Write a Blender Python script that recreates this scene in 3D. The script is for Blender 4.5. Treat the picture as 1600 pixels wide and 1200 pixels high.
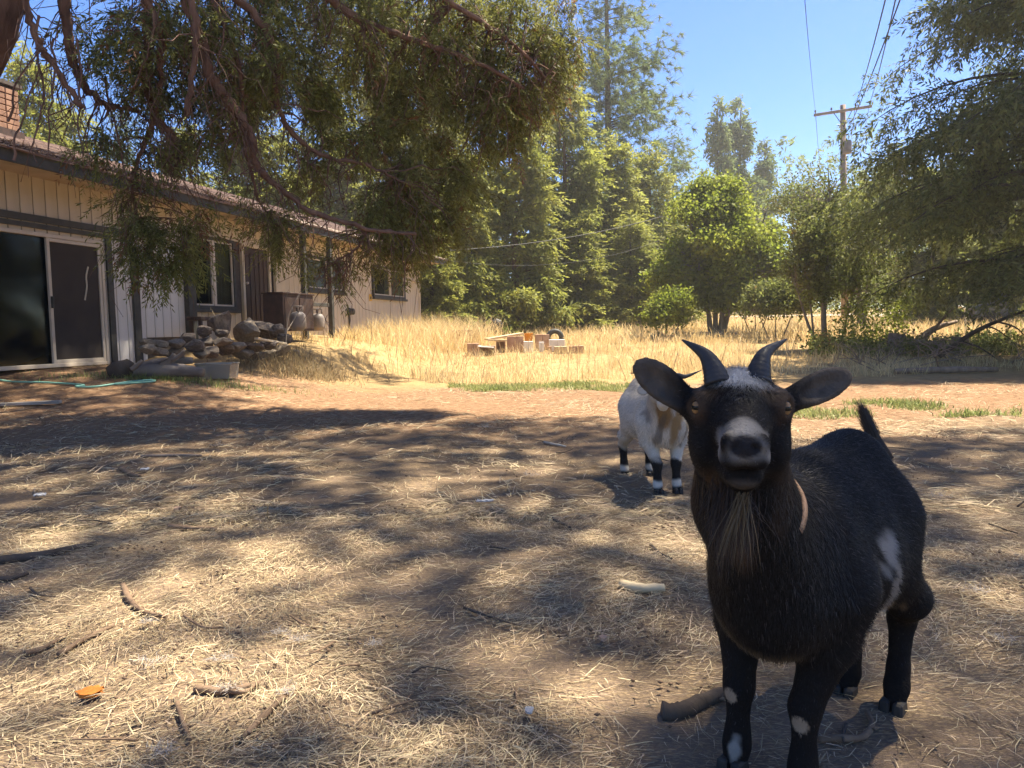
import bpy, bmesh, math, random
import numpy as np
from mathutils import Vector, Matrix

random.seed(7)
rng = np.random.default_rng(11)
SC = bpy.context.scene
COL = SC.collection
for _o in list(bpy.data.objects):
    bpy.data.objects.remove(_o)

# ------------------------------------------------------------------ camera
CAM = np.array([0.0, 0.0, 0.95])
FPX = 1143.0
PITCH, ROLL = math.radians(4.25), math.radians(1.0)
_f = np.array([0, math.cos(PITCH), -math.sin(PITCH)])
_r0 = np.array([1.0, 0, 0]); _u0 = np.array([0, math.sin(PITCH), math.cos(PITCH)])
RGT = _r0 * math.cos(ROLL) - _u0 * math.sin(ROLL)
UPV = _r0 * math.sin(ROLL) + _u0 * math.cos(ROLL)
cd = bpy.data.cameras.new('camera'); cam = bpy.data.objects.new('camera', cd); COL.objects.link(cam)
cd.sensor_width = 36; cd.lens = 36 * FPX / 1600; cd.clip_start = 0.05; cd.clip_end = 4000
cam.matrix_world = Matrix(((RGT[0], UPV[0], -_f[0], CAM[0]), (RGT[1], UPV[1], -_f[1], CAM[1]),
                           (RGT[2], UPV[2], -_f[2], CAM[2]), (0, 0, 0, 1)))
SC.camera = cam

# ------------------------------------------------------------------ light
SUN_EL, SUN_AZ = math.radians(66), math.radians(60)      # azimuth from +Y, negative towards -X
TO_SUN = np.array([math.sin(SUN_AZ) * math.cos(SUN_EL), math.cos(SUN_AZ) * math.cos(SUN_EL), math.sin(SUN_EL)])
world = bpy.data.worlds.new('World'); SC.world = world; world.use_nodes = True
wn = world.node_tree.nodes; wl = world.node_tree.links
sky = wn.new('ShaderNodeTexSky'); sky.sky_type = 'NISHITA'; sky.sun_disc = False
sky.sun_elevation = SUN_EL; sky.sun_rotation = SUN_AZ % (2 * math.pi)
sky.air_density = 1.0; sky.dust_density = 0.1; sky.ozone_density = 2.5; sky.altitude = 1500
hsv = wn.new('ShaderNodeHueSaturation'); hsv.inputs['Saturation'].default_value = 1.32; hsv.inputs['Hue'].default_value = 0.512
wl.new(sky.outputs[0], hsv.inputs['Color']); wl.new(hsv.outputs[0], wn['Background'].inputs[0]); wn['Background'].inputs[1].default_value = 0.056
sl = bpy.data.lights.new('sun', 'SUN'); sl.energy = 3.7; sl.angle = math.radians(0.55); sl.color = (1.0, 0.91, 0.74)
sun = bpy.data.objects.new('sun', sl); COL.objects.link(sun)
sun.rotation_mode = 'QUATERNION'
sun.rotation_quaternion = Vector(TO_SUN).to_track_quat('Z', 'Y')
sun.location = (0, 0, 60)
SC.view_settings.view_transform = 'Standard'; SC.view_settings.look = 'None'
SC.view_settings.gamma = 1.0; SC.view_settings.use_curve_mapping = False
SC.view_settings.exposure = 2.32
SC.render.engine = 'CYCLES'
SC.cycles.max_bounces = 12; SC.cycles.diffuse_bounces = 8; SC.cycles.transmission_bounces = 8; SC.cycles.transparent_max_bounces = 8
SC.cycles.use_denoising = True

# ------------------------------------------------------------------ geometry helpers
def ray(px, py):
    return _f + (px - 800) / FPX * RGT - (py - 600) / FPX * UPV
def P(px, py, Y):
    d = ray(px, py); return CAM + d * (Y / d[1])
def sstep(t):
    t = np.clip(t, 0, 1); return t * t * (3 - 2 * t)
_nt = np.random.default_rng(3).random((64, 64))
def vnoise(x, y, s):
    x = np.asarray(x, float) * s; y = np.asarray(y, float) * s
    xi = np.floor(x).astype(int); yi = np.floor(y).astype(int); fx = sstep(x - xi); fy = sstep(y - yi)
    a = _nt[xi % 64, yi % 64]; b = _nt[(xi + 1) % 64, yi % 64]; c = _nt[xi % 64, (yi + 1) % 64]; d = _nt[(xi + 1) % 64, (yi + 1) % 64]
    return (a * (1 - fx) + b * fx) * (1 - fy) + (c * (1 - fx) + d * fx) * fy
def BANK(u): return np.interp(u, [.6, 1.4, 2.6, 4.2, 6.6, 8.2, 10.0], [0, .18, .34, .42, .40, .22, 0])
def g(x, y):
    x = np.asarray(x, float); y = np.asarray(y, float)
    far = np.maximum(y - 13, 0)
    z = 0.040 * np.where(far < 60, far, 60 + (far - 60) * 0.5) * sstep(far / 6)
    z = z + 0.50 * sstep((-x - 1.6) / 4.2) * sstep((y - 6.0) / 5.0) * (1 - 0.45 * sstep((y - 13) / 9))
    u_, o_ = (x + 6.44) * .2538 + (y - 11.6) * .9673, (x + 6.44) * .9673 - (y - 11.6) * .2538
    z = z + BANK(u_) * sstep((2.75 - o_) / 1.1) * (o_ < 3)
    near = np.exp(-np.maximum(y - 8, 0) / 8)
    z = z + near * (0.06 * (vnoise(x, y, 0.7) - 0.5) + 0.028 * (vnoise(x + 9, y, 2.6) - 0.5) + 0.012 * (vnoise(x, y + 5, 8.0) - 0.5))
    z = z + (1 - near) * 0.16 * (vnoise(x, y, 0.25) - 0.5)
    return z
def wall_uo(x, y):
    return (x + 6.44) * .2538 + (y - 11.6) * .9673, (x + 6.44) * .9673 - (y - 11.6) * .2538
def Pg(px, py):
    d = ray(px, py); lo, hi = 0.3, 400.0
    ts = np.concatenate([np.arange(0.5, 40, 0.05), np.arange(40, 200, 0.5)])
    pts = CAM + ts[:, None] * d
    hit = np.nonzero(pts[:, 2] < g(pts[:, 0], pts[:, 1]))[0]
    p = pts[hit[0]] if len(hit) else CAM + d * (45 / d[1])
    return np.array([p[0], p[1], float(g(p[0], p[1]))])

def np_mesh(name, V, F, mat=None, col=None, smooth=False):
    me = bpy.data.meshes.new(name)
    V = np.ascontiguousarray(V, np.float32); n = len(V)
    if isinstance(F, np.ndarray):
        Fs = [F]
    else:
        Fs = [np.asarray(f) for f in F if len(f)]
    me.vertices.add(n); me.vertices.foreach_set('co', V.ravel())
    loops = np.concatenate([f.ravel() for f in Fs]).astype(np.int32)
    tot = np.concatenate([np.full(len(f), f.shape[1], np.int32) for f in Fs])
    start = np.concatenate([[0], np.cumsum(tot)[:-1]]).astype(np.int32)
    me.loops.add(len(loops)); me.loops.foreach_set('vertex_index', loops)
    me.polygons.add(len(tot)); me.polygons.foreach_set('loop_start', start)
    try: me.polygons.foreach_set('loop_total', tot)
    except Exception: pass
    if smooth: me.polygons.foreach_set('use_smooth', np.ones(len(tot), bool))
    if col is not None:
        at = me.color_attributes.new('Col', 'FLOAT_COLOR', 'POINT')
        c = np.ones((n, 4), np.float32); c[:, :3] = col; at.data.foreach_set('color', c.ravel())
    me.update(); me.validate()
    if mat: me.materials.append(mat)
    return me
def link(name, me, parent=None, loc=None):
    o = bpy.data.objects.new(name, me); COL.objects.link(o)
    if parent is not None: o.parent = parent
    if loc is not None: o.location = loc
    return o
def tag(o, label=None, cat=None, group=None, kind=None):
    if label: o['label'] = label
    if cat: o['category'] = cat
    if group: o['group'] = group
    if kind: o['kind'] = kind
    return o
def thing(name, label, cat, loc=(0, 0, 0), group=None, rz=0):
    o = bpy.data.objects.new(name, None); COL.objects.link(o); o.location = tuple(float(v) for v in loc)
    o.rotation_euler = (0, 0, rz); o.empty_display_size = 0.1
    return tag(o, label, cat, group)

class MB:
    """collects verts and faces (tris / quads / ngons) for one mesh object"""
    def __init__(s): s.V = []; s.F = []; s.n = 0
    def add(s, V, F):
        V = np.asarray(V, float); s.V.append(V); s.F += [tuple(int(i) + s.n for i in f) for f in F]; s.n += len(V); return s
    def box(s, c, size, R=None, taper=1.0):
        h = np.array(size) / 2
        v = np.array([[x, y, z] for z in (-1, 1) for y in (-1, 1) for x in (-1, 1)], float)
        v[v[:, 2] > 0, :2] *= taper
        v = v * h
        if R is not None: v = v @ np.asarray(R).T
        return s.add(v + np.array(c), [(0, 2, 3, 1), (4, 5, 7, 6), (0, 1, 5, 4), (2, 6, 7, 3), (0, 4, 6, 2), (1, 3, 7, 5)])
    def tube(s, pts, rad, n=8, cap=True, jit=0.0):
        pts = np.asarray(pts, float); m = len(pts); rad = np.broadcast_to(np.asarray(rad, float), (m,))
        T = np.gradient(pts, axis=0); T /= np.linalg.norm(T, axis=1)[:, None] + 1e-9
        ref = np.array([0, 0, 1.0]) if abs(T[0, 2]) < 0.9 else np.array([1.0, 0, 0])
        V = []
        a = np.arange(n) * 2 * math.pi / n
        u = np.cross(T[0], ref); u /= np.linalg.norm(u)
        for i in range(m):
            u = u - T[i] * (u @ T[i]); u /= np.linalg.norm(u) + 1e-9; w = np.cross(T[i], u)
            rr = rad[i] * (1 + jit * rng.normal(size=n))
            V.append(pts[i] + rr[:, None] * (np.cos(a)[:, None] * u + np.sin(a)[:, None] * w))
        F = [(i * n + j, i * n + (j + 1) % n, (i + 1) * n + (j + 1) % n, (i + 1) * n + j) for i in range(m - 1) for j in range(n)]
        if cap: F += [tuple(range(n - 1, -1, -1)), tuple((m - 1) * n + j for j in range(n))]
        return s.add(np.concatenate(V), F)
    def lathe(s, prof, c=(0, 0, 0), n=20):
        prof = np.array(prof, float); a = np.arange(n) * 2 * math.pi / n
        V = np.concatenate([np.stack([r * np.cos(a), r * np.sin(a), np.full(n, z)], 1) for r, z in prof]) + np.array(c)
        m = len(prof)
        F = [(i * n + j, i * n + (j + 1) % n, (i + 1) * n + (j + 1) % n, (i + 1) * n + j) for i in range(m - 1) for j in range(n)]
        F += [tuple(range(n - 1, -1, -1)), tuple((m - 1) * n + j for j in range(n))]
        return s.add(V, F)
    def mesh(s, name, mat, smooth=False, bevel=0.0):
        me = bpy.data.meshes.new(name); me.from_pydata(np.concatenate(s.V).tolist(), [], s.F)
        if bevel > 0:
            bm = bmesh.new(); bm.from_mesh(me)
            bmesh.ops.bevel(bm, geom=list(bm.edges), offset=bevel, segments=1, affect='EDGES', clamp_overlap=True)
            bm.to_mesh(me); bm.free()
        if smooth: me.polygons.foreach_set('use_smooth', np.ones(len(me.polygons), bool))
        me.update()
        if mat: me.materials.append(mat)
        return me
    def build(s, name, mat, parent=None, smooth=False, bevel=0.0, loc=None):
        return link(name, s.mesh(name, mat, smooth, bevel), parent, loc)

def curve_pts(ctrl, n=12):
    """Catmull-Rom through control points"""
    c = np.asarray(ctrl, float); c = np.concatenate([[2 * c[0] - c[1]], c, [2 * c[-1] - c[-2]]])
    out = []
    for i in range(1, len(c) - 2):
        for t in np.linspace(0, 1, n, endpoint=(i == len(c) - 3)):
            out.append(0.5 * ((2 * c[i]) + (-c[i - 1] + c[i + 1]) * t + (2 * c[i - 1] - 5 * c[i] + 4 * c[i + 1] - c[i + 2]) * t * t
                              + (-c[i - 1] + 3 * c[i] - 3 * c[i + 1] + c[i + 2]) * t ** 3))
    return np.array(out)

# ------------------------------------------------------------------ materials
def material(name, c1, c2=None, scale=5.0, rough=0.8, bump=0.0, bscale=None, spec=0.3, island=0.0, metal=0.0, transl=0.0,
             stretch=None, c3=None, s3=1.0, t3=(0.5, 0.65), attr=None, detail=6):
    m = bpy.data.materials.new(name); m.use_nodes = True; N = m.node_tree.nodes; L = m.node_tree.links
    b = N['Principled BSDF']; b.inputs['Roughness'].default_value = rough; b.inputs['Metallic'].default_value = metal
    b.inputs['Specular IOR Level'].default_value = spec
    tc = N.new('ShaderNodeTexCoord'); vec = tc.outputs['Object']
    if stretch:
        mp = N.new('ShaderNodeMapping'); mp.inputs['Scale'].default_value = stretch; L.new(vec, mp.inputs[0]); vec = mp.outputs[0]
    def noise(s, d=detail):
        n = N.new('ShaderNodeTexNoise'); n.inputs['Scale'].default_value = s; n.inputs['Detail'].default_value = d
        L.new(vec, n.inputs['Vector']); return n
    if attr:
        a = N.new('ShaderNodeAttribute'); a.attribute_name = attr; out = a.outputs['Color']
    elif c2 is not None:
        n = noise(scale); r = N.new('ShaderNodeValToRGB')
        r.color_ramp.elements[0].position = 0.32; r.color_ramp.elements[1].position = 0.68
        r.color_ramp.elements[0].color = (*c1, 1); r.color_ramp.elements[1].color = (*c2, 1)
        L.new(n.outputs['Fac'], r.inputs[0]); out = r.outputs[0]
    else:
        rgb = N.new('ShaderNodeRGB'); rgb.outputs[0].default_value = (*c1, 1); out = rgb.outputs[0]
    if c3 is not None:
        n3 = noise(s3, 4); mr = N.new('ShaderNodeMapRange'); mr.inputs[1].default_value = t3[0]; mr.inputs[2].default_value = t3[1]
        L.new(n3.outputs['Fac'], mr.inputs[0])
        mx = N.new('ShaderNodeMix'); mx.data_type = 'RGBA'; L.new(mr.outputs[0], mx.inputs[0]); L.new(out, mx.inputs[6])
        mx.inputs[7].default_value = (*c3, 1); out = mx.outputs[2]
    if island > 0:
        ge = N.new('ShaderNodeNewGeometry'); mr = N.new('ShaderNodeMapRange')
        mr.inputs[3].default_value = 1 - island; mr.inputs[4].default_value = 1 + island
        L.new(ge.outputs['Random Per Island'], mr.inputs[0])
        hs = N.new('ShaderNodeHueSaturation'); L.new(mr.outputs[0], hs.inputs['Value']); L.new(out, hs.inputs['Color'])
        m2 = N.new('ShaderNodeMapRange'); m2.inputs[3].default_value = 0.5 - 0.03 * island; m2.inputs[4].default_value = 0.5 + 0.03 * island
        mu = N.new('ShaderNodeMath'); mu.operation = 'FRACT'; m3 = N.new('ShaderNodeMath'); m3.operation = 'MULTIPLY'; m3.inputs[1].default_value = 7.13
        L.new(ge.outputs['Random Per Island'], m3.inputs[0]); L.new(m3.outputs[0], mu.inputs[0]); L.new(mu.outputs[0], m2.inputs[0])
        L.new(m2.outputs[0], hs.inputs['Hue']); out = hs.outputs[0]
    L.new(out, b.inputs['Base Color'])
    if bump > 0:
        n = noise(bscale or scale * 4); bp = N.new('ShaderNodeBump'); bp.inputs['Strength'].default_value = 0.8; bp.inputs['Distance'].default_value = bump
        L.new(n.outputs['Fac'], bp.inputs['Height']); L.new(bp.outputs[0], b.inputs['Normal'])
    if transl > 0:
        t = N.new('ShaderNodeBsdfTranslucent'); mx = N.new('ShaderNodeMixShader'); mx.inputs[0].default_value = transl
        L.new(out, t.inputs['Color']); L.new(b.outputs[0], mx.inputs[1]); L.new(t.outputs[0], mx.inputs[2])
        L.new(mx.outputs[0], N['Material Output'].inputs['Surface'])
    return m

M = {}
M['straw'] = material('straw', (0.34, 0.255, 0.15), (0.52, 0.41, 0.255), 6, 0.7, island=0.5, spec=0.25, transl=0.12)
M['dry_grass'] = material('dry_grass', (0.60, 0.46, 0.22), (0.75, 0.61, 0.35), 0.5, 0.7, island=0.35, spec=0.2, transl=0.3)
M['green_grass'] = material('green_grass', (0.20, 0.24, 0.07), (0.34, 0.35, 0.13), 0.8, 0.6, island=0.4, transl=0.35)
M['cedar_leaf'] = material('cedar_leaf', (0.15, 0.16, 0.036), (0.24, 0.23, 0.062), 1.2, 0.55, island=0.45, transl=0.5, spec=0.3)
M['cedar_dead'] = material('cedar_dead', (0.16, 0.07, 0.03), (0.22, 0.10, 0.045), 2, 0.7, island=0.35, transl=0.25)
M['conifer_leaf'] = material('conifer_leaf', (0.20, 0.22, 0.04), (0.30, 0.30, 0.065), 0.35, 0.6, island=0.4, transl=0.52, spec=0.25)
M['conifer_blue'] = material('conifer_blue', (0.12, 0.17, 0.06), (0.19, 0.23, 0.085), 0.3, 0.6, island=0.35, transl=0.5, spec=0.25)
M['fir_leaf'] = material('fir_leaf', (0.11, 0.13, 0.032), (0.19, 0.20, 0.055), 0.8, 0.55, island=0.45, transl=0.48, spec=0.35)
M['maple_leaf'] = material('maple_leaf', (0.17, 0.215, 0.025), (0.27, 0.30, 0.045), 0.6, 0.6, island=0.4, transl=0.55, spec=0.2)
M['pear_leaf'] = material('pear_leaf', (0.13, 0.16, 0.04), (0.21, 0.22, 0.06), 1.0, 0.6, island=0.45, transl=0.5, spec=0.2, c3=(0.25, 0.12, 0.05), s3=0.9, t3=(0.62, 0.72))
M['bark_red'] = material('bark_red', (0.10, 0.052, 0.033), (0.21, 0.115, 0.075), 9, 0.9, bump=0.02, bscale=22, stretch=(1, 1, 0.25))
M['bark_dark'] = material('bark_dark', (0.05, 0.036, 0.027), (0.10, 0.075, 0.056), 8, 0.9, bump=0.02, bscale=20, stretch=(1, 1, 0.3))
M['bark_grey'] = material('bark_grey', (0.15, 0.125, 0.10), (0.24, 0.20, 0.16), 9, 0.9, bump=0.01, bscale=25, stretch=(1, 1, 0.3))
M['dead_wood'] = material('dead_wood', (0.17, 0.12, 0.085), (0.30, 0.225, 0.165), 10, 0.85, bump=0.008, bscale=40, stretch=(1, 1, 0.3))
M['stick'] = material('stick', (0.12, 0.075, 0.045), (0.22, 0.145, 0.09), 25, 0.85, bump=0.003, bscale=90)
# ------------------------------------------------------------------ ground
def ground_material():
    m = bpy.data.materials.new('ground'); m.use_nodes = True; N = m.node_tree.nodes; L = m.node_tree.links
    b = N['Principled BSDF']; b.inputs['Roughness'].default_value = 0.95; b.inputs['Specular IOR Level'].default_value = 0.1
    tc = N.new('ShaderNodeTexCoord'); vec = tc.outputs['Object']
    def noise(s, d=6, v=None, r=0.6):
        n = N.new('ShaderNodeTexNoise'); n.inputs['Scale'].default_value = s; n.inputs['Detail'].default_value = d; n.inputs['Roughness'].default_value = r
        L.new(v or vec, n.inputs['Vector']); return n.outputs['Fac']
    def rng_(x, a, b_, c=0, d=1):
        mr = N.new('ShaderNodeMapRange'); L.new(x, mr.inputs[0]); mr.inputs[1].default_value = a; mr.inputs[2].default_value = b_
        mr.inputs[3].default_value = c; mr.inputs[4].default_value = d; return mr.outputs[0]
    def mix(f, a, c):
        mx = N.new('ShaderNodeMix'); mx.data_type = 'RGBA'
        if isinstance(f, float): mx.inputs[0].default_value = f
        else: L.new(f, mx.inputs[0])
        for i, v in ((6, a), (7, c)):
            if isinstance(v, tuple): mx.inputs[i].default_value = (*v, 1)
            else: L.new(v, mx.inputs[i])
        return mx.outputs[2]
    def math_(op, a, c):
        n = N.new('ShaderNodeMath'); n.operation = op
        for i, v in enumerate((a, c)):
            if isinstance(v, (int, float)): n.inputs[i].default_value = v
            else: L.new(v, n.inputs[i])
        return n.outputs[0]
    dirt = mix(rng_(noise(3.2), .35, .65), (0.12, 0.085, 0.062), (0.22, 0.155, 0.108))
    # fine straw fragments: stretched noises at three angles
    frag = None
    for k, ang in enumerate((0.3, 1.4, 2.4)):
        mp = N.new('ShaderNodeMapping'); mp.inputs['Rotation'].default_value = (0, 0, ang); mp.inputs['Scale'].default_value = (34, 230, 1)
        L.new(vec, mp.inputs[0]); f = rng_(noise(1.0, 2, mp.outputs[0]), .55, .62)
        frag = f if frag is None else math_('MAXIMUM', frag, f)
    patch = rng_(noise(1.1, 5), .33, .62, 0.25, 1.0)
    near = mix(math_('MULTIPLY', frag, patch), dirt, (0.42, 0.30, 0.165))
    sx = N.new('ShaderNodeSeparateXYZ'); L.new(vec, sx.inputs[0])
    jit = math_('ADD', sx.outputs[1], rng_(noise(0.5, 4), 0, 1, -2.2, 2.2))
    mulch = mix(rng_(noise(16, 6), .35, .65), (0.20, 0.112, 0.062), (0.39, 0.24, 0.135))
    f1 = rng_(jit, 5.5, 8.0)
    a = mix(f1, near, mulch)
    gold = mix(rng_(noise(5, 6), .35, .65), (0.36, 0.235, 0.105), (0.52, 0.36, 0.17))
    f2 = rng_(jit, 11.2, 13.0)
    a = mix(f2, a, gold)
    L.new(a, b.inputs['Base Color'])
    bp = N.new('ShaderNodeBump'); bp.inputs['Strength'].default_value = 0.7; bp.inputs['Distance'].default_value = 0.02
    L.new(math_('ADD', noise(30, 5), math_('MULTIPLY', frag, 0.5)), bp.inputs['Height']); L.new(bp.outputs[0], b.inputs['Normal'])
    return m
M['ground'] = ground_material()
def axis(a0, step, n, growth, end):
    v = [a0]; s = step
    while v[-1] < end:
        v.append(v[-1] + s)
        if len(v) > n: s *= growth
    return np.array(v)
xs = axis(0, 0.06, 75, 1.10, 900); xs = np.concatenate([-xs[:0:-1], xs])
yp = axis(0, 0.06, 135, 1.06, 900); yn = axis(0, 0.2, 20, 1.2, 300); ys = np.concatenate([-yn[:0:-1], yp])
gx, gy = np.meshgrid(xs, ys); gz = g(gx, gy)
V = np.stack([gx.ravel(), gy.ravel(), gz.ravel()], 1)
nx_, ny_ = len(xs), len(ys)
ii = (np.arange(ny_ - 1)[:, None] * nx_ + np.arange(nx_ - 1)[None, :]).ravel()
F = np.stack([ii, ii + 1, ii + 1 + nx_, ii + nx_], 1)
tag(link('ground', np_mesh('ground', V, F, M['ground'], smooth=True)), kind='structure')

# ------------------------------------------------------------------ ribbons: straw, grass
def ribbons(base, dirs, length, width, up=None, bend=0.0, segs=1):
    """thin flat blades: base (n,3), unit dirs (n,3)"""
    n = len(base); side = np.cross(dirs, np.array([0, 0, 1.0]) + rng.normal(size=(n, 3)) * 0.35)
    side /= np.linalg.norm(side, axis=1)[:, None] + 1e-9
    w = (width * 0.5)[:, None] * side
    if segs == 1:
        tip = base + dirs * length[:, None]
        V = np.stack([base - w, base + w, tip + w * .6, tip - w * .6], 1).reshape(-1, 3)
        i = np.arange(n)[:, None] * 4
        return V, (i + np.array([0, 1, 2, 3]))
    mid = base + dirs * (length * .55)[:, None]
    d2 = dirs + bend * rng.normal(size=(n, 3)) * np.array([1, 1, .25]); d2[:, 2] -= abs(bend) * .5
    d2 /= np.linalg.norm(d2, axis=1)[:, None]
    tip = mid + d2 * (length * .45)[:, None]
    V = np.stack([base - w, base + w, mid + w * .8, mid - w * .8, tip], 1).reshape(-1, 3)
    i = np.arange(n) * 5
    return V, [np.stack([i, i + 1, i + 2, i + 3], 1), np.stack([i + 3, i + 2, i + 4], 1)]

def frustum_xy(n, y0, y1, power=1.0, m=1.08):
    y = y0 + (y1 - y0) * rng.random(n) ** power
    x = (rng.random(n) * 2 - 1) * y * 0.70 * m
    return x, y
def straw(n, y0, y1, lmin, lmax, wmin, wmax, power):
    x, y = frustum_xy(n, y0, y1, power)
    dens = vnoise(x + 3, y, 1.1) * .6 + vnoise(x, y + 7, 3.1) * .4
    k = rng.random(n) < np.clip((dens - .28) * 2.3, 0.07, 1); x, y = x[k], y[k]; n = len(x)
    z = g(x, y) + rng.random(n) ** 2 * 0.022
    flow = vnoise(x, y, .9) * 9.0 + rng.normal(size=n) * .75
    tilt = rng.normal(size=n) * 0.14 + .05
    d = np.stack([np.cos(flow) * np.cos(tilt), np.sin(flow) * np.cos(tilt), np.sin(tilt)], 1)
    ln = lmin + (lmax - lmin) * rng.random(n) ** 1.8
    return ribbons(np.stack([x, y, z], 1), d, ln, wmin + (wmax - wmin) * rng.random(n), bend=.35, segs=2)
v1, f1 = straw(150000, 0.75, 4.0, .018, .115, .0010, .0028, 1.25)
tag(link('straw', np_mesh('straw', v1, f1, M['straw'])), kind='stuff')
# droppings and crumbs of dark soil
n = 800; c = rng.random((60, 2)); cy_ = 1.2 + 6 * c[:, 0] ** 1.5; cx_ = (c[:, 1] * 2 - 1) * cy_ * .75; j = rng.integers(60, size=n)
x = cx_[j] + rng.normal(size=n) * .10; y = cy_[j] + rng.normal(size=n) * .08; r_ = .0035 + .003 * rng.random(n); z = g(x, y) + .010 + .01 * rng.random(n)
oc = np.array([[1, 0, 0], [-1, 0, 0], [0, 1, 0], [0, -1, 0], [0, 0, 1], [0, 0, -1]], float) * [1.5, 1, 1]; of = np.array([[0, 2, 4], [2, 1, 4], [1, 3, 4], [3, 0, 4], [2, 0, 5], [1, 2, 5], [3, 1, 5], [0, 3, 5]])
v = np.stack([x, y, z], 1)[:, None] + oc[None] * r_[:, None, None]; tag(link('droppings', np_mesh('droppings', v.reshape(-1, 3), (of[None] + (np.arange(n) * 6)[:, None, None]).reshape(-1, 3), M['stick'], smooth=True)), kind='stuff')
v1, f1 = straw(62000, 3.6, 12.0, .05, .20, .003, .0065, 1.2)
tag(link('straw', np_mesh('straw_far', v1, f1, M['straw'])), kind='stuff')

def grass(name, x, y, h, w, mat, lean=.28, bend=.5):
    n = len(x); d = np.stack([rng.normal(size=n) * lean, rng.normal(size=n) * lean, np.ones(n)], 1); d /= np.linalg.norm(d, axis=1)[:, None]
    v, f = ribbons(np.stack([x, y, g(x, y) - .02], 1), d, h, w, bend=bend, segs=2)
    return tag(link(name, np_mesh(name, v, f, mat)), kind='stuff')
# wall line of the house, shared by the grass and the house
WP = np.array([-6.44, 11.6]); WD = np.array([0.2538, 0.9673]); WN = np.array([0.9673, -0.2538])
def wall_dist(x, y): return (x - WP[0]) * WN[0] + (y - WP[1]) * WN[1]
x, y = frustum_xy(60000, 12.3, 24, 1.15)
edge = 12.6 + 1.6 * vnoise(x, y * 0 + 2, .6) + 1.3 * sstep((x - 2) / 4) * 0 + 2.2 * sstep((-x - 1.0) / 1.5)
k = (y > edge) & (wall_dist(x, y) > 0.15) & (vnoise(x, y, .8) * .6 + vnoise(x, y, 2.7) * .4 + .15 * rng.random(len(x)) > .46); x, y = x[k], y[k]
grass('dry_grass', x, y, (.10 + .36 * rng.random(len(x)) ** 1.8) * (.35 + 1.0 * vnoise(x + 4, y, .6)), .006 + .008 * rng.random(len(x)), M['dry_grass'])
x, y = frustum_xy(42000, 23, 50, 1.2); k = (wall_dist(x, y) > 0.15); x, y = x[k], y[k]
grass('dry_grass', x, y, .2 + .45 * rng.random(len(x)) ** 1.5, .013 + .016 * rng.random(len(x)), M['dry_grass'])
# taller dry grass against the far wing of the house
n = 9000; u = rng.random(n) * 9 + 5.6; off = .3 + 2.3 * rng.random(n) ** 1.3
x = WP[0] + WD[0] * u + WN[0] * off; y = WP[1] + WD[1] * u + WN[1] * off
k = rng.random(n) < sstep((u - 5.6) / 2.5) * (0.35 + .65 * (vnoise(x, y, 1.3) > .45)); x, y, u = x[k], y[k], u[k]
grass('dry_grass', x, y, (.35 + .85 * rng.random(len(x))) * (.45 + .65 * sstep((u - 7) / 3)), .007 + .009 * rng.random(len(x)), M['dry_grass'], lean=.3)
# taller weed stalks and seed heads standing out of the field
n = 900; x, y = frustum_xy(n, 13, 30, 1.2); k = (wall_dist(x, y) > .5) & (vnoise(x, y, .4) > .45); x, y = x[k], y[k]
grass('weed_stalks', x, y, .5 + .5 * rng.random(len(x)), .010 + .006 * rng.random(len(x)), M['straw'], lean=.25, bend=.9)
# green strip
n = 110000; px = 700 + rng.random(n) * 900; x = np.zeros(n); y = np.zeros(n)
y = 7.0 + 5.8 * rng.random(n); x = (px - 800) / FPX * y
cy = 11.9 - 4.1 * sstep((px - 900) / 380) - .0 * px
k = (np.abs(y - cy) < .25 + .8 * vnoise(x, y, .7)) & (vnoise(x, y, 2.2) + .5 * rng.random(n) > .68 + .15 * (px > 1080)); x, y = x[k], y[k]
grass('green_grass', x, y, .04 + .10 * rng.random(len(x)), .008 + .006 * rng.random(len(x)), M['green_grass'], lean=.5)
c = Pg(270, 594); n = 1500; x = c[0] + rng.normal(size=n) * .75; y = c[1] + rng.normal(size=n) * .14 + (x - c[0]) * .1
grass('green_grass', x, y, .04 + .11 * rng.random(n), .006 + .004 * rng.random(n), M['green_grass'], lean=.35)
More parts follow.
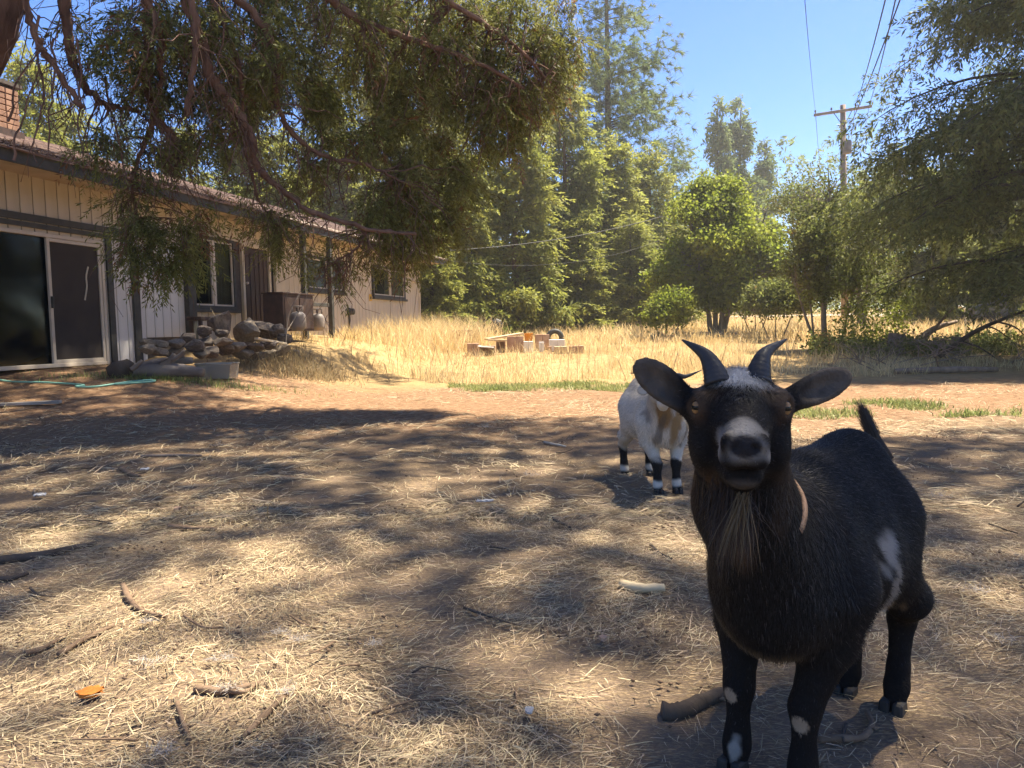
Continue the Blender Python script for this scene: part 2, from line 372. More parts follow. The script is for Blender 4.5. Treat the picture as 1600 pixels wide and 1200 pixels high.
# ------------------------------------------------------------------ goats: one continuous body from a blended field, then fur
def smin(a, b, k):
    h = np.clip(.5 + .5 * (b - a) / k, 0, 1); return b * (1 - h) + a * h - k * h * (1 - h)
def sd_cone(p, a, ra, b, rb):
    ab = b - a; t = np.clip(((p - a) @ ab) / (ab @ ab), 0, 1)
    return np.linalg.norm(p - a - t[..., None] * ab, axis=-1) - (ra + t * (rb - ra))
def sd_ell(p, c, r, R):
    q = (p - c) @ R.T if R is not None else (p - c)
    k0 = np.linalg.norm(q / r, axis=-1); k1 = np.linalg.norm(q / (r * r), axis=-1) + 1e-9
    return k0 * (k0 - 1) / k1
def field(prims, lo, hi, h):
    n = np.ceil((hi - lo) / h).astype(int) + 1
    ax = [lo[i] + h * np.arange(n[i]) for i in range(3)]
    Fd = np.full(n, 0.5, np.float32)
    for pr in prims:
        kind, k = pr[0], pr[-1]
        if kind == 'rc': pts = np.array([pr[1] - pr[2], pr[1] + pr[2], pr[3] - pr[4], pr[3] + pr[4]])
        else: m = max(pr[2]); pts = np.array([pr[1] - m, pr[1] + m])
        mg = k * 1.1 + 2.5 * h
        i0 = np.maximum(((pts.min(0) - mg - lo) / h).astype(int), 0); i1 = np.minimum(((pts.max(0) + mg - lo) / h).astype(int) + 2, n)
        if (i1 <= i0).any(): continue
        sl_ = tuple(slice(i0[j], i1[j]) for j in range(3))
        p = np.stack(np.meshgrid(*[ax[j][sl_[j]] for j in range(3)], indexing='ij'), -1)
        d = sd_cone(p, pr[1], pr[2], pr[3], pr[4]) if kind == 'rc' else sd_ell(p, pr[1], np.array(pr[2]), pr[3])
        if kind == 'sub':
            Fd[sl_] = -smin(-Fd[sl_], d.astype(np.float32), k)
        else:
            Fd[sl_] = smin(Fd[sl_], d.astype(np.float32), k)
    return Fd, n
def surface_nets(Fd, lo, h):
    S = Fd < 0; n = np.array(Fd.shape)
    c = [S[i:n[0] - 1 + i, j:n[1] - 1 + j, k:n[2] - 1 + k] for i in (0, 1) for j in (0, 1) for k in (0, 1)]
    cnt = sum(q.astype(np.int8) for q in c); act = (cnt > 0) & (cnt < 8)
    idx = np.full(act.shape, -1, np.int64); ijk = np.argwhere(act); idx[act] = np.arange(len(ijk))
    acc = np.zeros((len(ijk), 3)); m = np.zeros(len(ijk))
    cs = [(i, j, k) for i in (0, 1) for j in (0, 1) for k in (0, 1)]
    for a in range(8):
        for b in range(a + 1, 8):
            da = np.array(cs[a]); db = np.array(cs[b])
            if abs(da - db).sum() != 1: continue
            fa = Fd[tuple((ijk + da).T)]; fb = Fd[tuple((ijk + db).T)]
            x = (fa < 0) != (fb < 0); t = np.where(x, fa / np.where(x, fa - fb, 1), 0)
            acc += np.where(x[:, None], da + t[:, None] * (db - da), 0); m += x
    V = lo + h * (ijk + acc / m[:, None])
    Fs = []
    for ax_ in range(3):
        e = np.eye(3, dtype=int)[ax_]; o1 = np.eye(3, dtype=int)[(ax_ + 1) % 3]; o2 = np.eye(3, dtype=int)[(ax_ + 2) % 3]
        s0 = S[tuple(slice(0, n[i] - e[i]) for i in range(3))]; s1 = S[tuple(slice(e[i], n[i]) for i in range(3))]
        ed = np.argwhere(s0 != s1); ok = (ed[:, (ax_ + 1) % 3] > 0) & (ed[:, (ax_ + 2) % 3] > 0); ed = ed[ok]
        fl = s0[tuple(ed.T)]
        q = np.stack([idx[tuple((ed - o1 - o2).T)], idx[tuple((ed - o2).T)], idx[tuple(ed.T)], idx[tuple((ed - o1).T)]], 1)
        q[~fl] = q[~fl][:, ::-1]; Fs.append(q)
    return V, np.concatenate(Fs)
def relax(V, F, it=2, lam=.5):
    E = np.concatenate([F[:, [0, 1]], F[:, [1, 2]], F[:, [2, 3]], F[:, [3, 0]]]); E = np.concatenate([E, E[:, ::-1]])
    cnt = np.bincount(E[:, 0], minlength=len(V))[:, None]
    for _ in range(it):
        s = np.stack([np.bincount(E[:, 0], V[E[:, 1], i], len(V)) for i in range(3)], 1); V = V + lam * (s / cnt - V)
    return V

def unit(v): v = np.asarray(v, float); return v / (np.linalg.norm(v) + 1e-12)

M['coat'] = material('goat_coat', (0.01,) * 3, attr='Col', rough=0.8, spec=0.08, bump=0.004, bscale=180)
M['fur'] = material('goat_fur', (0.01,) * 3, attr='Col', rough=0.5, spec=0.2)
M['horn'] = material('goat_horn', (0.022, 0.019, 0.017), (0.055, 0.046, 0.039), 14, 0.5, bump=0.003, bscale=70, spec=0.35)
M['hoof'] = material('hoof', (0.02, 0.017, 0.015), (0.045, 0.038, 0.03), 30, 0.6)
M['collar'] = material('collar_leather', (0.42, 0.23, 0.12), (0.55, 0.33, 0.19), 30, 0.6, bump=0.001, bscale=120)
def eye_mat():
    m = bpy.data.materials.new('goat_eye'); m.use_nodes = True; N = m.node_tree.nodes; L = m.node_tree.links; b = N['Principled BSDF']
    b.inputs['Roughness'].default_value = 0.18; b.inputs['Specular IOR Level'].default_value = 0.2
    tc = N.new('ShaderNodeTexCoord'); sp = N.new('ShaderNodeSeparateXYZ'); L.new(tc.outputs['Object'], sp.inputs[0])
    def mth(op, a, c=None):
        n = N.new('ShaderNodeMath'); n.operation = op
        for i, v in enumerate((a, c)):
            if v is None: continue
            if isinstance(v, (int, float)): n.inputs[i].default_value = v
            else: L.new(v, n.inputs[i])
        return n.outputs[0]
    # local axes: x outwards, y along the slot, z up
    slot = mth('MULTIPLY', mth('LESS_THAN', mth('ABSOLUTE', sp.outputs[2]), 0.0034), mth('LESS_THAN', mth('ABSOLUTE', sp.outputs[1]), 0.0085))
    ir = mth('LESS_THAN', mth('ADD', mth('POWER', sp.outputs[1], 2.0), mth('POWER', sp.outputs[2], 2.0)), 0.0103 ** 2)
    m1 = N.new('ShaderNodeMix'); m1.data_type = 'RGBA'; L.new(ir, m1.inputs[0]); m1.inputs[6].default_value = (.03, .02, .015, 1); m1.inputs[7].default_value = (.26, .14, .055, 1)
    m2 = N.new('ShaderNodeMix'); m2.data_type = 'RGBA'; L.new(slot, m2.inputs[0]); L.new(m1.outputs[2], m2.inputs[6]); m2.inputs[7].default_value = (.004, .004, .004, 1)
    L.new(m2.outputs[2], b.inputs['Base Color']); return m
M['eye'] = eye_mat()

def strands(root, nrm, flow, length, width, col, lift=.3, curl=.25):
    n = len(root)
    flow = flow - nrm * (flow * nrm).sum(1)[:, None]; flow /= np.linalg.norm(flow, axis=1)[:, None] + 1e-9
    d = flow + nrm * (lift * (0.6 + .8 * rng.random(n)))[:, None] + rng.normal(size=(n, 3)) * curl; d /= np.linalg.norm(d, axis=1)[:, None]
    side = np.cross(d, nrm); side /= np.linalg.norm(side, axis=1)[:, None] + 1e-9
    w = side * (width * .5)[:, None]
    base = root - nrm * .002; mid = base + d * (length * .55)[:, None]
    d2 = d * .75 + flow * .45 - nrm * .12 + np.array([0, 0, -.18]); d2 /= np.linalg.norm(d2, axis=1)[:, None]
    tip = mid + d2 * (length * .45)[:, None]
    V = np.stack([base - w, base + w, mid + w * .75, mid - w * .75, tip], 1).reshape(-1, 3)
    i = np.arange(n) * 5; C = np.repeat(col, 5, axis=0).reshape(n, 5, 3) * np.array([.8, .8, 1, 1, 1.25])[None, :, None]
    return V, [np.stack([i, i + 1, i + 2, i + 3], 1), np.stack([i + 3, i + 2, i + 4], 1)], C.reshape(-1, 3)

def build_goat(name, label, origin, fwd, E, hx, hs, ears, horns, s, colour, nfur, furw, voxel, legs, tail, beard, collar=False, furlen=1.0, neckmid=None):
    """origin: ground point under the body; fwd: body heading; E, hx, hs: point between the eyes, nose direction, head scale"""
    O = np.asarray(origin, float); fx = unit([fwd[0], fwd[1], 0]); fy = np.array([-fx[1], fx[0], 0]); fz = np.array([0, 0, 1.0])
    B = np.stack([fx, fy, fz])                                    # rows: local axes
    def Lc(x, y, z): return s * (np.array([x, y, z]) @ B)
    E = np.asarray(E, float) - O; hx = unit(hx); hy = unit(np.cross([0, 0, 1.0], hx)); hz = np.cross(hx, hy); H = np.stack([hx, hy, hz])
    def Hc(x, y, z): return E + hs * (np.array([x, y, z]) @ H)
    pr = []
    def rc(a, ra, b, rb, k=.04): pr.append(('rc', a, ra, b, rb, k))
    def el(c, r, R=B, k=.04): pr.append(('el', c, tuple(r), R, k))
    def sub(c, r, R, k=.006): pr.append(('sub', c, tuple(r), R, k))
    q = lambda *a: tuple(s * v for v in a)
    # trunk
    el(Lc(0.02, 0, .485), q(.29, .150, .183)); el(Lc(.21, 0, .47), q(.155, .142, .185), k=.05); el(Lc(-.165, 0, .535), q(.145, .120, .15), k=.06)
    el(Lc(-.05, 0, .42), q(.21, .155, .125), k=.06); el(Lc(.17, 0, .60), q(.13, .075, .085), k=.06); el(Lc(.30, 0, .42), q(.075, .10, .12), k=.05)
    rc(Lc(-.16, 0, .655), s * .05, Lc(.12, 0, .635), s * .045, .07)
    # neck
    nb = Lc(.24, 0, .54); nm_ = (np.asarray(neckmid) - O) if neckmid is not None else .5 * (nb + Hc(-.085, 0, -.03))
    rc(Hc(-.080, 0, -.03), hs * .066, nm_, s * .078, .05); rc(nm_, s * .076, nb, s * .124, .05); rc(Hc(-.05, 0, -.08), hs * .060, Lc(.31, 0, .45), s * .105, .05)
    # legs
    for lg in legs:
        pts = [Lc(*p) for p, r in lg]; rr = [s * r for p, r in lg]
        for i in range(len(pts) - 1): rc(pts[i], rr[i], pts[i + 1], rr[i + 1], .05 if i == 0 else .022)
    # head
    hq = lambda *a: tuple(hs * v for v in a)
    el(Hc(-.05, 0, -.006), hq(.072, .070, .056), H, .02)
    for sg in (1, -1):
        el(Hc(-.014, sg * .056, .004), hq(.040, .026, .027), H, .02); el(Hc(-.030, sg * .050, -.062), hq(.060, .028, .050), H, .03)
        el(Hc(.116, sg * .0165, -.049), hq(.030, .0195, .018), H, .012)
    rc(Hc(-.02, 0, -.020), hs * .058, Hc(.095, 0, -.034), hs * .0305, .02)
    rc(Hc(.0, 0, .000), hs * .040, Hc(.108, 0, -.018), hs * .021, .02)
    el(Hc(.124, 0, -.030), hq(.025, .030, .023), H, .012)
    rc(Hc(-.05, 0, -.080), hs * .050, Hc(.072, 0, -.087), hs * .027, .025); el(Hc(.094, 0, -.084), hq(.024, .027, .017), H, .012)
    el(Hc(-.058, 0, .030), hq(.034, .044, .026), H, .02)
    sub(Hc(.140, 0, -.0675), hq(.034, .032, .0016), H, .003)                       # mouth
    for sg in (1, -1):
        Rn = H.copy(); a = math.radians(35 * sg); Rn = np.stack([math.cos(a) * hy + math.sin(a) * hz * -1, math.sin(a) * hy + math.cos(a) * hz, hx])
        sub(Hc(.149, sg * .016, -.030), hq(.0115, .0052, .013), Rn, .004)            # nostrils
        el(Hc(.136, sg * .025, -.024), hq(.013, .009, .014), H, .008)
        sub(Hc(.010, sg * .073, .004), hq(.017, .010, .012), H, .006)               # eye sockets
    # ears
    for (b0, t0, nn, wd) in ears:
        b0 = np.asarray(b0) - O; t0 = np.asarray(t0) - O; ex = unit(t0 - b0); en = unit(np.asarray(nn) - ex * (np.asarray(nn) @ ex)); ey = np.cross(en, ex)
        R = np.stack([ex, ey, en]); ln = np.linalg.norm(t0 - b0)
        el(b0 + ex * ln * .56, (ln * .50, wd, .012 * hs), R, .012); rc(b0 - ex * .035 * hs, .022 * hs, b0 + ex * ln * .3, .020 * hs, .014)
        sub(b0 + ex * ln * .53 + en * .017 * hs, (ln * .43, wd * .70, .019 * hs), R, .008)
    pts = np.concatenate([[p[1], p[3] if p[0] == 'rc' else p[1]] for p in pr])
    lo = pts.min(0) - .2 * s - .06; hi = pts.max(0) + .2 * s + .06; lo[2] = -0.02
    Fd, n = field(pr, lo, hi, voxel); V, F = surface_nets(Fd, lo, voxel)
    used = np.unique(F); mp = np.full(len(V), -1); mp[used] = np.arange(len(used)); V = V[used]; F = mp[F]
    V = relax(V, F, 2, .5)
    ctx = dict(O=O, B=B, s=s, H=H, E=E, hs=hs)
    def loc(p): return (p @ B.T) / s, ((p - E) @ H.T) / hs
    lb, lh = loc(V); C = colour(V, lb, lh)
    root = thing(name, label, 'goat', O, None)
    link('body', np_mesh('goat_body', V, F, M['coat'], C, smooth=True), root)
    # eyes
    for sg in (1, -1):
        bm = bmesh.new(); bmesh.ops.create_uvsphere(bm, u_segments=24, v_segments=16, radius=.0140 * hs)
        me = bpy.data.meshes.new('eyeball'); bm.to_mesh(me); bm.free(); me.polygons.foreach_set('use_smooth', np.ones(len(me.polygons), bool)); me.materials.append(M['eye'])
        o = link('eye', me, root); ox = unit(.75 * hx + sg * .66 * hy + .05 * hz); oz = unit(hz - ox * (hz @ ox)); oy = np.cross(oz, ox)
        c = Hc(.005, sg * .0612, .003)
        o.matrix_local = Matrix(((ox[0], oy[0], oz[0], c[0]), (ox[1], oy[1], oz[1], c[1]), (ox[2], oy[2], oz[2], c[2]), (0, 0, 0, 1)))
    # horns: curved, flattened, ridged
    for hp, hr in horns:
        c = curve_pts([np.asarray(p) - O for p in hp], 10); m = len(c); t = np.linspace(0, 1, m)
        r = hr * (1 - t ** 1.7 * .93) * (1 + .035 * np.sin(t * 60) * (1 - t))
        MB().tube(c, r, 18).build('horn', M['horn'], root, smooth=True)
    # hooves: two claws each
    for lg in legs:
        (x, y, z), r = lg[-1]
        mb = MB()
        for sg in (1, -1):
            mb.box(Lc(x + .012, y + sg * .0155, .016), q(.056, .027, .036), np.stack([fx, fy, fz], 1), taper=.82)
        mb.build('hoof', M['hoof'], root, bevel=.005 * s)
    # fur
    tri = V[F]; ar = np.linalg.norm(np.cross(tri[:, 2] - tri[:, 0], tri[:, 3] - tri[:, 1]), axis=1); fn = np.cross(tri[:, 2] - tri[:, 0], tri[:, 3] - tri[:, 1])
    fn /= np.linalg.norm(fn, axis=1)[:, None] + 1e-12
    cen = tri.mean(1); _, hh = loc(cen); hd = (hh[:, 0] > -.10) & (np.abs(hh[:, 1]) < .22) & (hh[:, 2] > -.13) & (hh[:, 0] < .2)
    view = ((CAM - O - cen) * fn).sum(1) > -.25
    wgt = ar * np.where(hd, 3.2, 1) * np.where(view, 1, .25)
    fi = rng.choice(len(F), nfur, p=wgt / wgt.sum()); u = rng.random((nfur, 2))
    a, b, c_, d = [tri[fi, i] for i in range(4)]
    rt = (a * (1 - u[:, :1]) + b * u[:, :1]) * (1 - u[:, 1:]) + (d * (1 - u[:, :1]) + c_ * u[:, :1]) * u[:, 1:]
    nr = fn[fi]; lb, lh = loc(rt)
    col = colour(rt, lb, lh, hair=True)
    head = (lh[:, 0] > np.where(np.abs(lh[:, 1]) > .09, -.20, -.10)) & (np.abs(lh[:, 1]) < .30) & (lh[:, 2] > -.125) & (lh[:, 0] < .2)
    ear = head & (np.abs(lh[:, 1]) > .092)
    fl = np.tile(-fx * .8 + np.array([0, 0, -.55]), (nfur, 1)) + rng.normal(size=(nfur, 3)) * .12
    low = lb[:, 2] < .30; fl[low] = np.array([0, 0, -1.0])
    neck = (~head) & (lb[:, 0] > .26) & (lb[:, 2] > .3); fl[neck] = np.array([0, 0, -1.0]) - fx * .15
    fl[head] = -hx + .5 * np.sign(lh[head, 1])[:, None] * hy * (np.abs(lh[head, 1]) > .03)[:, None] - .25 * hz
    face_up = head & (lh[:, 0] > .02) & (lh[:, 2] > -.03); fl[face_up] = -hx + .35 * np.sign(lh[face_up, 1])[:, None] * hy + .2 * hz
    fl[ear] = np.sign(lh[ear, 1])[:, None] * hy - .3 * hz
    poll = head & (lh[:, 2] > .026) & (np.abs(lh[:, 1]) < .05) & (lh[:, 0] > -.1); fl[poll] = hx * .6 - hz * .1 + (lh[poll, 1] * 9 + rng.normal(size=poll.sum()) * .35)[:, None] * hy
    ln = np.full(nfur, .021); ln[low] = .012; ln[lb[:, 2] < .12] = .008; ln[neck] = .024; ln[head] = .011; rim = 1 - np.abs((nr * unit(CAM - O - E)).sum(1)); ln[ear] = (.0045 + .011 * rim ** 2)[ear]; ln[poll] = .030
    noz = (lh[:, 0] > .10) & head; ln[noz] = .007
    bell = (~head) & (~low) & (lb[:, 2] < .40); ln[bell] = .026
    bare = ((np.linalg.norm((lh - np.array([.142, 0, -.027])) / np.array([.024, .022, .0155]), axis=1) < 1) & (lh[:, 0] > .12))
    for sg in (1, -1): bare |= np.linalg.norm(lh - np.array([.006, sg * .070, .004]), axis=1) < .019
    bare |= (np.abs(lh[:, 2] + .0675) < .004) & (lh[:, 0] > .11)
    k = ~bare & (lb[:, 2] > .035) & ~(ear & (rng.random(nfur) < .5) & (rim < .6))
    ln = ln * s * (.6 + .7 * rng.random(nfur)) * furlen
    wd_ = furw * np.where(head, .7, 1.0)
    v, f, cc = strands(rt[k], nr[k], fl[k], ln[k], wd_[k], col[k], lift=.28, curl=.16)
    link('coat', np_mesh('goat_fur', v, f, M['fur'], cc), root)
    # tail
    tb, tt, nt = np.asarray(tail[0]) - O, np.asarray(tail[1]) - O, tail[2]
    t = rng.random(nt) ** .8; ctr = tb + t[:, None] * (tt - tb) * .72; rad = unit(tt - tb)
    nr = rng.normal(size=(nt, 3)); nr -= rad * (nr @ rad)[:, None]; nr /= np.linalg.norm(nr, axis=1)[:, None]
    rt = ctr + nr * (.015 * s * (1 - t * .8))[:, None]
    cc0 = np.array(tail[3])[None] * (.6 + .9 * rng.random(nt))[:, None]
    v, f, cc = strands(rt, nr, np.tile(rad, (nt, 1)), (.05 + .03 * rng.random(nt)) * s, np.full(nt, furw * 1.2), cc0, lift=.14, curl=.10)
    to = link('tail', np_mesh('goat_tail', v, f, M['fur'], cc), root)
    mb = MB(); mb.tube(np.array([tb - rad * .04, tb, tb + (tt - tb) * .35, tb + (tt - tb) * .7]), np.array([.026, .020, .013, .005]) * s, 10)
    core = mb.build('tail_core', None, to, smooth=True); me = core.data; at = me.color_attributes.new('Col', 'FLOAT_COLOR', 'POINT')
    for dd in at.data: dd.color = (*tail[3], 1)
    me.materials.append(M['coat'])
    # beard / long throat hair: list of (root, direction, length, n, spread, colour)
    if beard:
        VV, FQ, FT, CC, off = [], [], [], [], 0
        for (rp, dr, L_, nb_, spd, cl) in beard:
            rp = np.asarray(rp) - O; rt = rp + rng.normal(size=(nb_, 3)) * np.asarray(spd); d = np.asarray(dr)[None] + rng.normal(size=(nb_, 3)) * .07
            d /= np.linalg.norm(d, axis=1)[:, None]; nr = unit(CAM - O - rp)[None] + rng.normal(size=(nb_, 3)) * .4; nr /= np.linalg.norm(nr, axis=1)[:, None]
            cl = np.asarray(cl)[None] * (.55 + .8 * rng.random(nb_))[:, None]
            v, f, c = strands(rt, nr, d, L_ * (.6 + .5 * rng.random(nb_)), np.full(nb_, furw * .8), cl, lift=.05, curl=.05)
            VV.append(v); FQ.append(f[0] + off); FT.append(f[1] + off); CC.append(c); off += len(v)
        link('beard', np_mesh('goat_beard', np.concatenate(VV), [np.concatenate(FQ), np.concatenate(FT)], M['fur'], np.concatenate(CC)), root)
    if collar:
        c0 = nm_ + (nb - nm_) * .12 + np.array([.006, -.012, -.014]); axn = unit(nb - nm_ + np.array([0, 0, -.03])); r0_ = s * .099
        a1 = unit(np.cross(axn, [0, 0, 1.0])); a2 = np.cross(axn, a1); a = np.linspace(0, 2 * math.pi, 49)[:-1]
        Vc = []
        for dr, dz in ((-.004, -.009), (.004, -.009), (.004, .009), (-.004, .009)):
            Vc.append(c0 + ((r0_ + dr) * (np.cos(a)[:, None] * a1 + np.sin(a)[:, None] * a2)) + dz * axn)
        Vc = np.concatenate(Vc); i = np.arange(48); j = (i + 1) % 48
        Fc = np.concatenate([np.stack([q0 * 48 + i, q0 * 48 + j, ((q0 + 1) % 4) * 48 + j, ((q0 + 1) % 4) * 48 + i], 1) for q0 in range(4)])
        link('collar', np_mesh('goat_collar', Vc, Fc, M['collar'], smooth=False), root)
    return root, ctx

def std_legs(f=.25, r=-.25, fy=.088, ry=.092, fo=0.0, ro=0.0):
    L_ = []
    for sg in (1, -1):
        a, b = sg * fy + fo, sg * ry + ro
        L_.append([((.20, sg * .095, .43), .082), ((.205, sg * .095 + fo * .5, .325), .053), ((f - .005, a, .185), .0300), ((f, a, .085), .0225), ((f + .004, a, .055), .026), ((f + .012, a, .020), .025)])
        L_.append([((-.165, sg * .068, .50), .100), ((-.14, sg * .080 + ro * .3, .385), .070), ((-.225, sg * .10 + ro * .6, .30), .050), ((r - .065, b, .225), .0315), ((r - .04, b, .10), .0235), ((r - .03, b, .058), .0265), ((r - .012, b, .020), .025)])
    return L_

# --- black goat in front
def spot(p, c, r, soft=.4, nz=0):
    d = np.linalg.norm((p - np.asarray(c)) / np.asarray(r), axis=1) + nz
    return np.clip((1 - d) / soft + .5, 0, 1)[:, None]
def mixc(C, w, c): return C * (1 - w) + np.asarray(c) * w
BO = np.array([.715, 1.66, float(g(.715, 1.66))])
def black_colour(p, lb, lh, hair=False):
    n = len(p); r = rng.random(n) if hair else np.full(n, .5)
    nz = (vnoise(p[:, 0] * 1 + p[:, 2] * .7, p[:, 1] + p[:, 2], 34) - .5) * .7
    C = np.tile(np.array([.0115, .0095, .0085]), (n, 1)); C *= (.6 + .9 * r)[:, None]
    if hair:
        C[rng.random(n) < .05] = (.075, .062, .055)
    nonhead = lh[:, 0] < -.10
    # brown stripes on throat and chest
    stripe = np.clip(np.sin(np.arctan2(lb[:, 1], lb[:, 0] + .05) * 34) * .5 + .35 + nz, 0, 1)
    th = spot(lh, (-.07, 0, -.15), (.10, .075, .13), .5) * stripe[:, None]
    C = mixc(C, th * .95, (.10, .055, .028))
    C = mixc(C, spot(lb, (-.02, 0, .30), (.17, .13, .045), .5, nz), (.30, .20, .11))           # belly
    C = mixc(C, spot(lb, (.33, 0, .30), (.06, .07, .035), .8, nz) * .6, (.20, .13, .07))       # brisket
    C = mixc(C, spot(lb, (.035, .165, .500), (.050, .06, .044), .8, nz * 1.8) * .85, (.30, .27, .245))   # white flank patch
    C = mixc(C, spot(lb, (.005, .15, .40), (.018, .06, .07), .7, nz * 1.6) * .6, (.40, .33, .26))
    for sg in (1, -1):
        C = mixc(C, spot(lh, (.008, sg * .066, .004), (.022, .020, .017), .5, nz * .5) * .85, (.085, .055, .034))
        C = mixc(C, spot(lh, (.004, sg * .050, .040), (.035, .018, .026), .9, nz) * (.85), (.105, .062, .032))   # tan over the eyes
        C = mixc(C, spot(lh, (.02, sg * .066, .0), (.03, .016, .02), .9, nz) * .5, (.09, .05, .028))
    C = mixc(C, spot(lh, (-.050, 0, .046), (.046, .040, .028), .5, nz) , (.60, .56, .51))
    C = mixc(C, spot(lh, (.085, 0, -.098), (.06, .045, .024), .4), (.011, .009, .008))       # white poll
    mz = spot(lh, (.126, 0, -.024), (.030, .026, .033), .7, nz * 1.1)
    if hair: mz = mz * (rng.random(n) < .55)[:, None]
    C = mixc(C, mz * .74 * np.clip((lh[:, 2:3] + .058) / .014, 0, 1), (.34, .305, .265))
    for sg in (1, -1): C = mixc(C, spot(lh, (.100, sg * .032, -.040), (.030, .015, .020), .7, nz * 1.2) * .60 * np.clip((lh[:, 2:3] + .060) / .014, 0, 1), (.34, .305, .27))
    C = mixc(C, spot(lh, (.118, 0, -.094), (.02, .026, .010), .8, nz) * .25, (.22, .18, .15))
    C = mixc(C, spot(lh, (.146, 0, -.027), (.024, .0225, .016), .2), (.026, .022, .021))        # bare nose pad
    ln = (np.abs(lh[:, 2] + .0675) < .0055) & (lh[:, 0] > .09) & (np.abs(lh[:, 1]) < .036); C[ln] = (.008, .007, .007)
    ew = (np.clip((np.abs(lh[:, 1]) - .088) / .035, 0, 1) * ((lh[:, 0] > -.2) & (lh[:, 2] > -.12)))[:, None]
    C = C * (1 - .7 * ew) + ew * np.array([.088, .068, .051]) * (.75 + .5 * vnoise(lh[:, 1], lh[:, 2], 90))[:, None]
    for c, rr in (((.270, -.098, .172), .016), ((.272, .052, .160), .018)):
        C = mixc(C, spot(lb, c, (.03, rr, rr), .15), (.30, .22, .15))
    C = mixc(C, spot(lb, (.272, -.085, .055), (.03, .012, .030), .6, nz * 1.5), (.24, .215, .19))
    return C
def horn_pts(px, Ys): return [P(x, y, Y) for (x, y), Y in zip(px, Ys)]
Eb = P(1157, 639, 1.20)
hb = unit(CAM - Eb); hb = unit([hb[0] + .05, hb[1], 0]); hb = unit(hb + np.array([0, 0, -math.tan(math.radians(4))]))
tc_ = unit(CAM - Eb)
bl = std_legs(f=.243, r=-.225, fy=.072, ry=.058, fo=-.02, ro=.036)
build_goat('black_goat', 'black goat with white poll, white flank patch and short horns, standing close by', BO, (-.68, -.733), Eb, hb, 1.05,
           [(P(1079, 634, 1.255), P(996, 568, 1.275), tc_ + np.array([.10, 0, -.12]), .031), (P(1233, 626, 1.255), P(1326, 585, 1.275), tc_ + np.array([-.10, 0, -.12]), .029)],
           [(horn_pts([(1121, 600), (1115, 578), (1100, 553), (1066, 531)], (1.225, 1.235, 1.25, 1.28)), .0215),
            (horn_pts([(1184, 598), (1187, 575), (1197, 551), (1229, 530)], (1.225, 1.235, 1.25, 1.28)), .0215)],
           1.0, black_colour, 106000, .00105, .0051, bl, (P(1372, 698, 1.95), P(1351, 648, 1.97), 1100, (.048, .039, .032)),
           [(P(1163, 772, 1.11), (-.22, .03, -1), .125, 55, (.006, .005, .003), (.14, .095, .045)),
            (P(1150, 780, 1.17), (-.05, .02, -1), .10, 700, (.015, .012, .018), (.050, .029, .016)),
            (P(1132, 775, 1.20), (.02, .02, -1), .075, 700, (.012, .010, .020), (.06, .035, .018))],
           True, furlen=.85, neckmid=P(1157, 782, 1.365))

# --- white goat behind
WOx = P(1018, 755, 4.46); WO = np.array([WOx[0], WOx[1], float(g(WOx[0], WOx[1]))])
def white_colour(p, lb, lh, hair=False):
    n = len(p); r = rng.random(n) if hair else np.full(n, .5)
    nz = (vnoise(p[:, 0] + p[:, 2] * .7, p[:, 1] + p[:, 2], 22) - .5) * .8
    C = np.tile(np.array([.48, .42, .345]), (n, 1)) * ((.7 + .6 * r) * (.8 + .4 * vnoise(lb[:, 0] + lb[:, 2], lb[:, 1] + lb[:, 2], 9)))[:, None]
    C = mixc(C, spot(lh, (-.05, 0, -.15), (.08, .05, .14), .5, nz), (.26, .155, .07))
    C = mixc(C, spot(lb, (.38, 0, .47), (.10, .035, .12), .5, nz), (.30, .19, .09))
    for sg in (1, -1): C = mixc(C, spot(lb, (.33, sg * .088, .44), (.10, .014, .10), .6, nz * 2) * .7, (.13, .10, .075))
    C = mixc(C, spot(lb, (.30, -.13, .50), (.05, .05, .05), .6, nz * 2) * .6, (.16, .12, .09))
    leg = np.clip((.225 + nz * .06 - lb[:, 2]) / .03, 0, 1)[:, None] * (np.clip((lb[:, 2] - .078 + nz * .02) / .016, 0, 1) + np.clip((.052 + nz * .02 - lb[:, 2]) / .016, 0, 1))[:, None]
    return mixc(C, np.clip(leg, 0, 1), (.018, .015, .013))
Ew = P(1036, 604, 3.95); hw = unit(CAM - Ew); hw = unit(np.array([hw[0], hw[1], 0]) + np.array([0, 0, -.5]))
wl_ = std_legs(f=.27, fy=.062)
build_goat('white_goat', 'white goat with black socks and swept horns, half hidden behind the black goat', WO, (.17, -.985), Ew, hw, .95,
           [(P(1020, 604, 3.98), P(996, 612, 4.0), (0, -1, 0), .034), (P(1052, 604, 3.98), P(1075, 612, 4.0), (0, -1, 0), .034)],
           [(horn_pts([(1026, 600), (1012, 588), (1000, 583), (984, 583)], (3.97, 4.0, 4.05, 4.1)), .019), (horn_pts([(1044, 600), (1056, 588), (1072, 588), (1097, 578)], (3.97, 4.0, 4.02, 4.05)), .022)],
           .93, white_colour, 34000, .0030, .0075, wl_, (P(1000, 612, 4.88), P(1003, 600, 4.95), 200, (.5, .46, .42)), None, False, furlen=1.0)
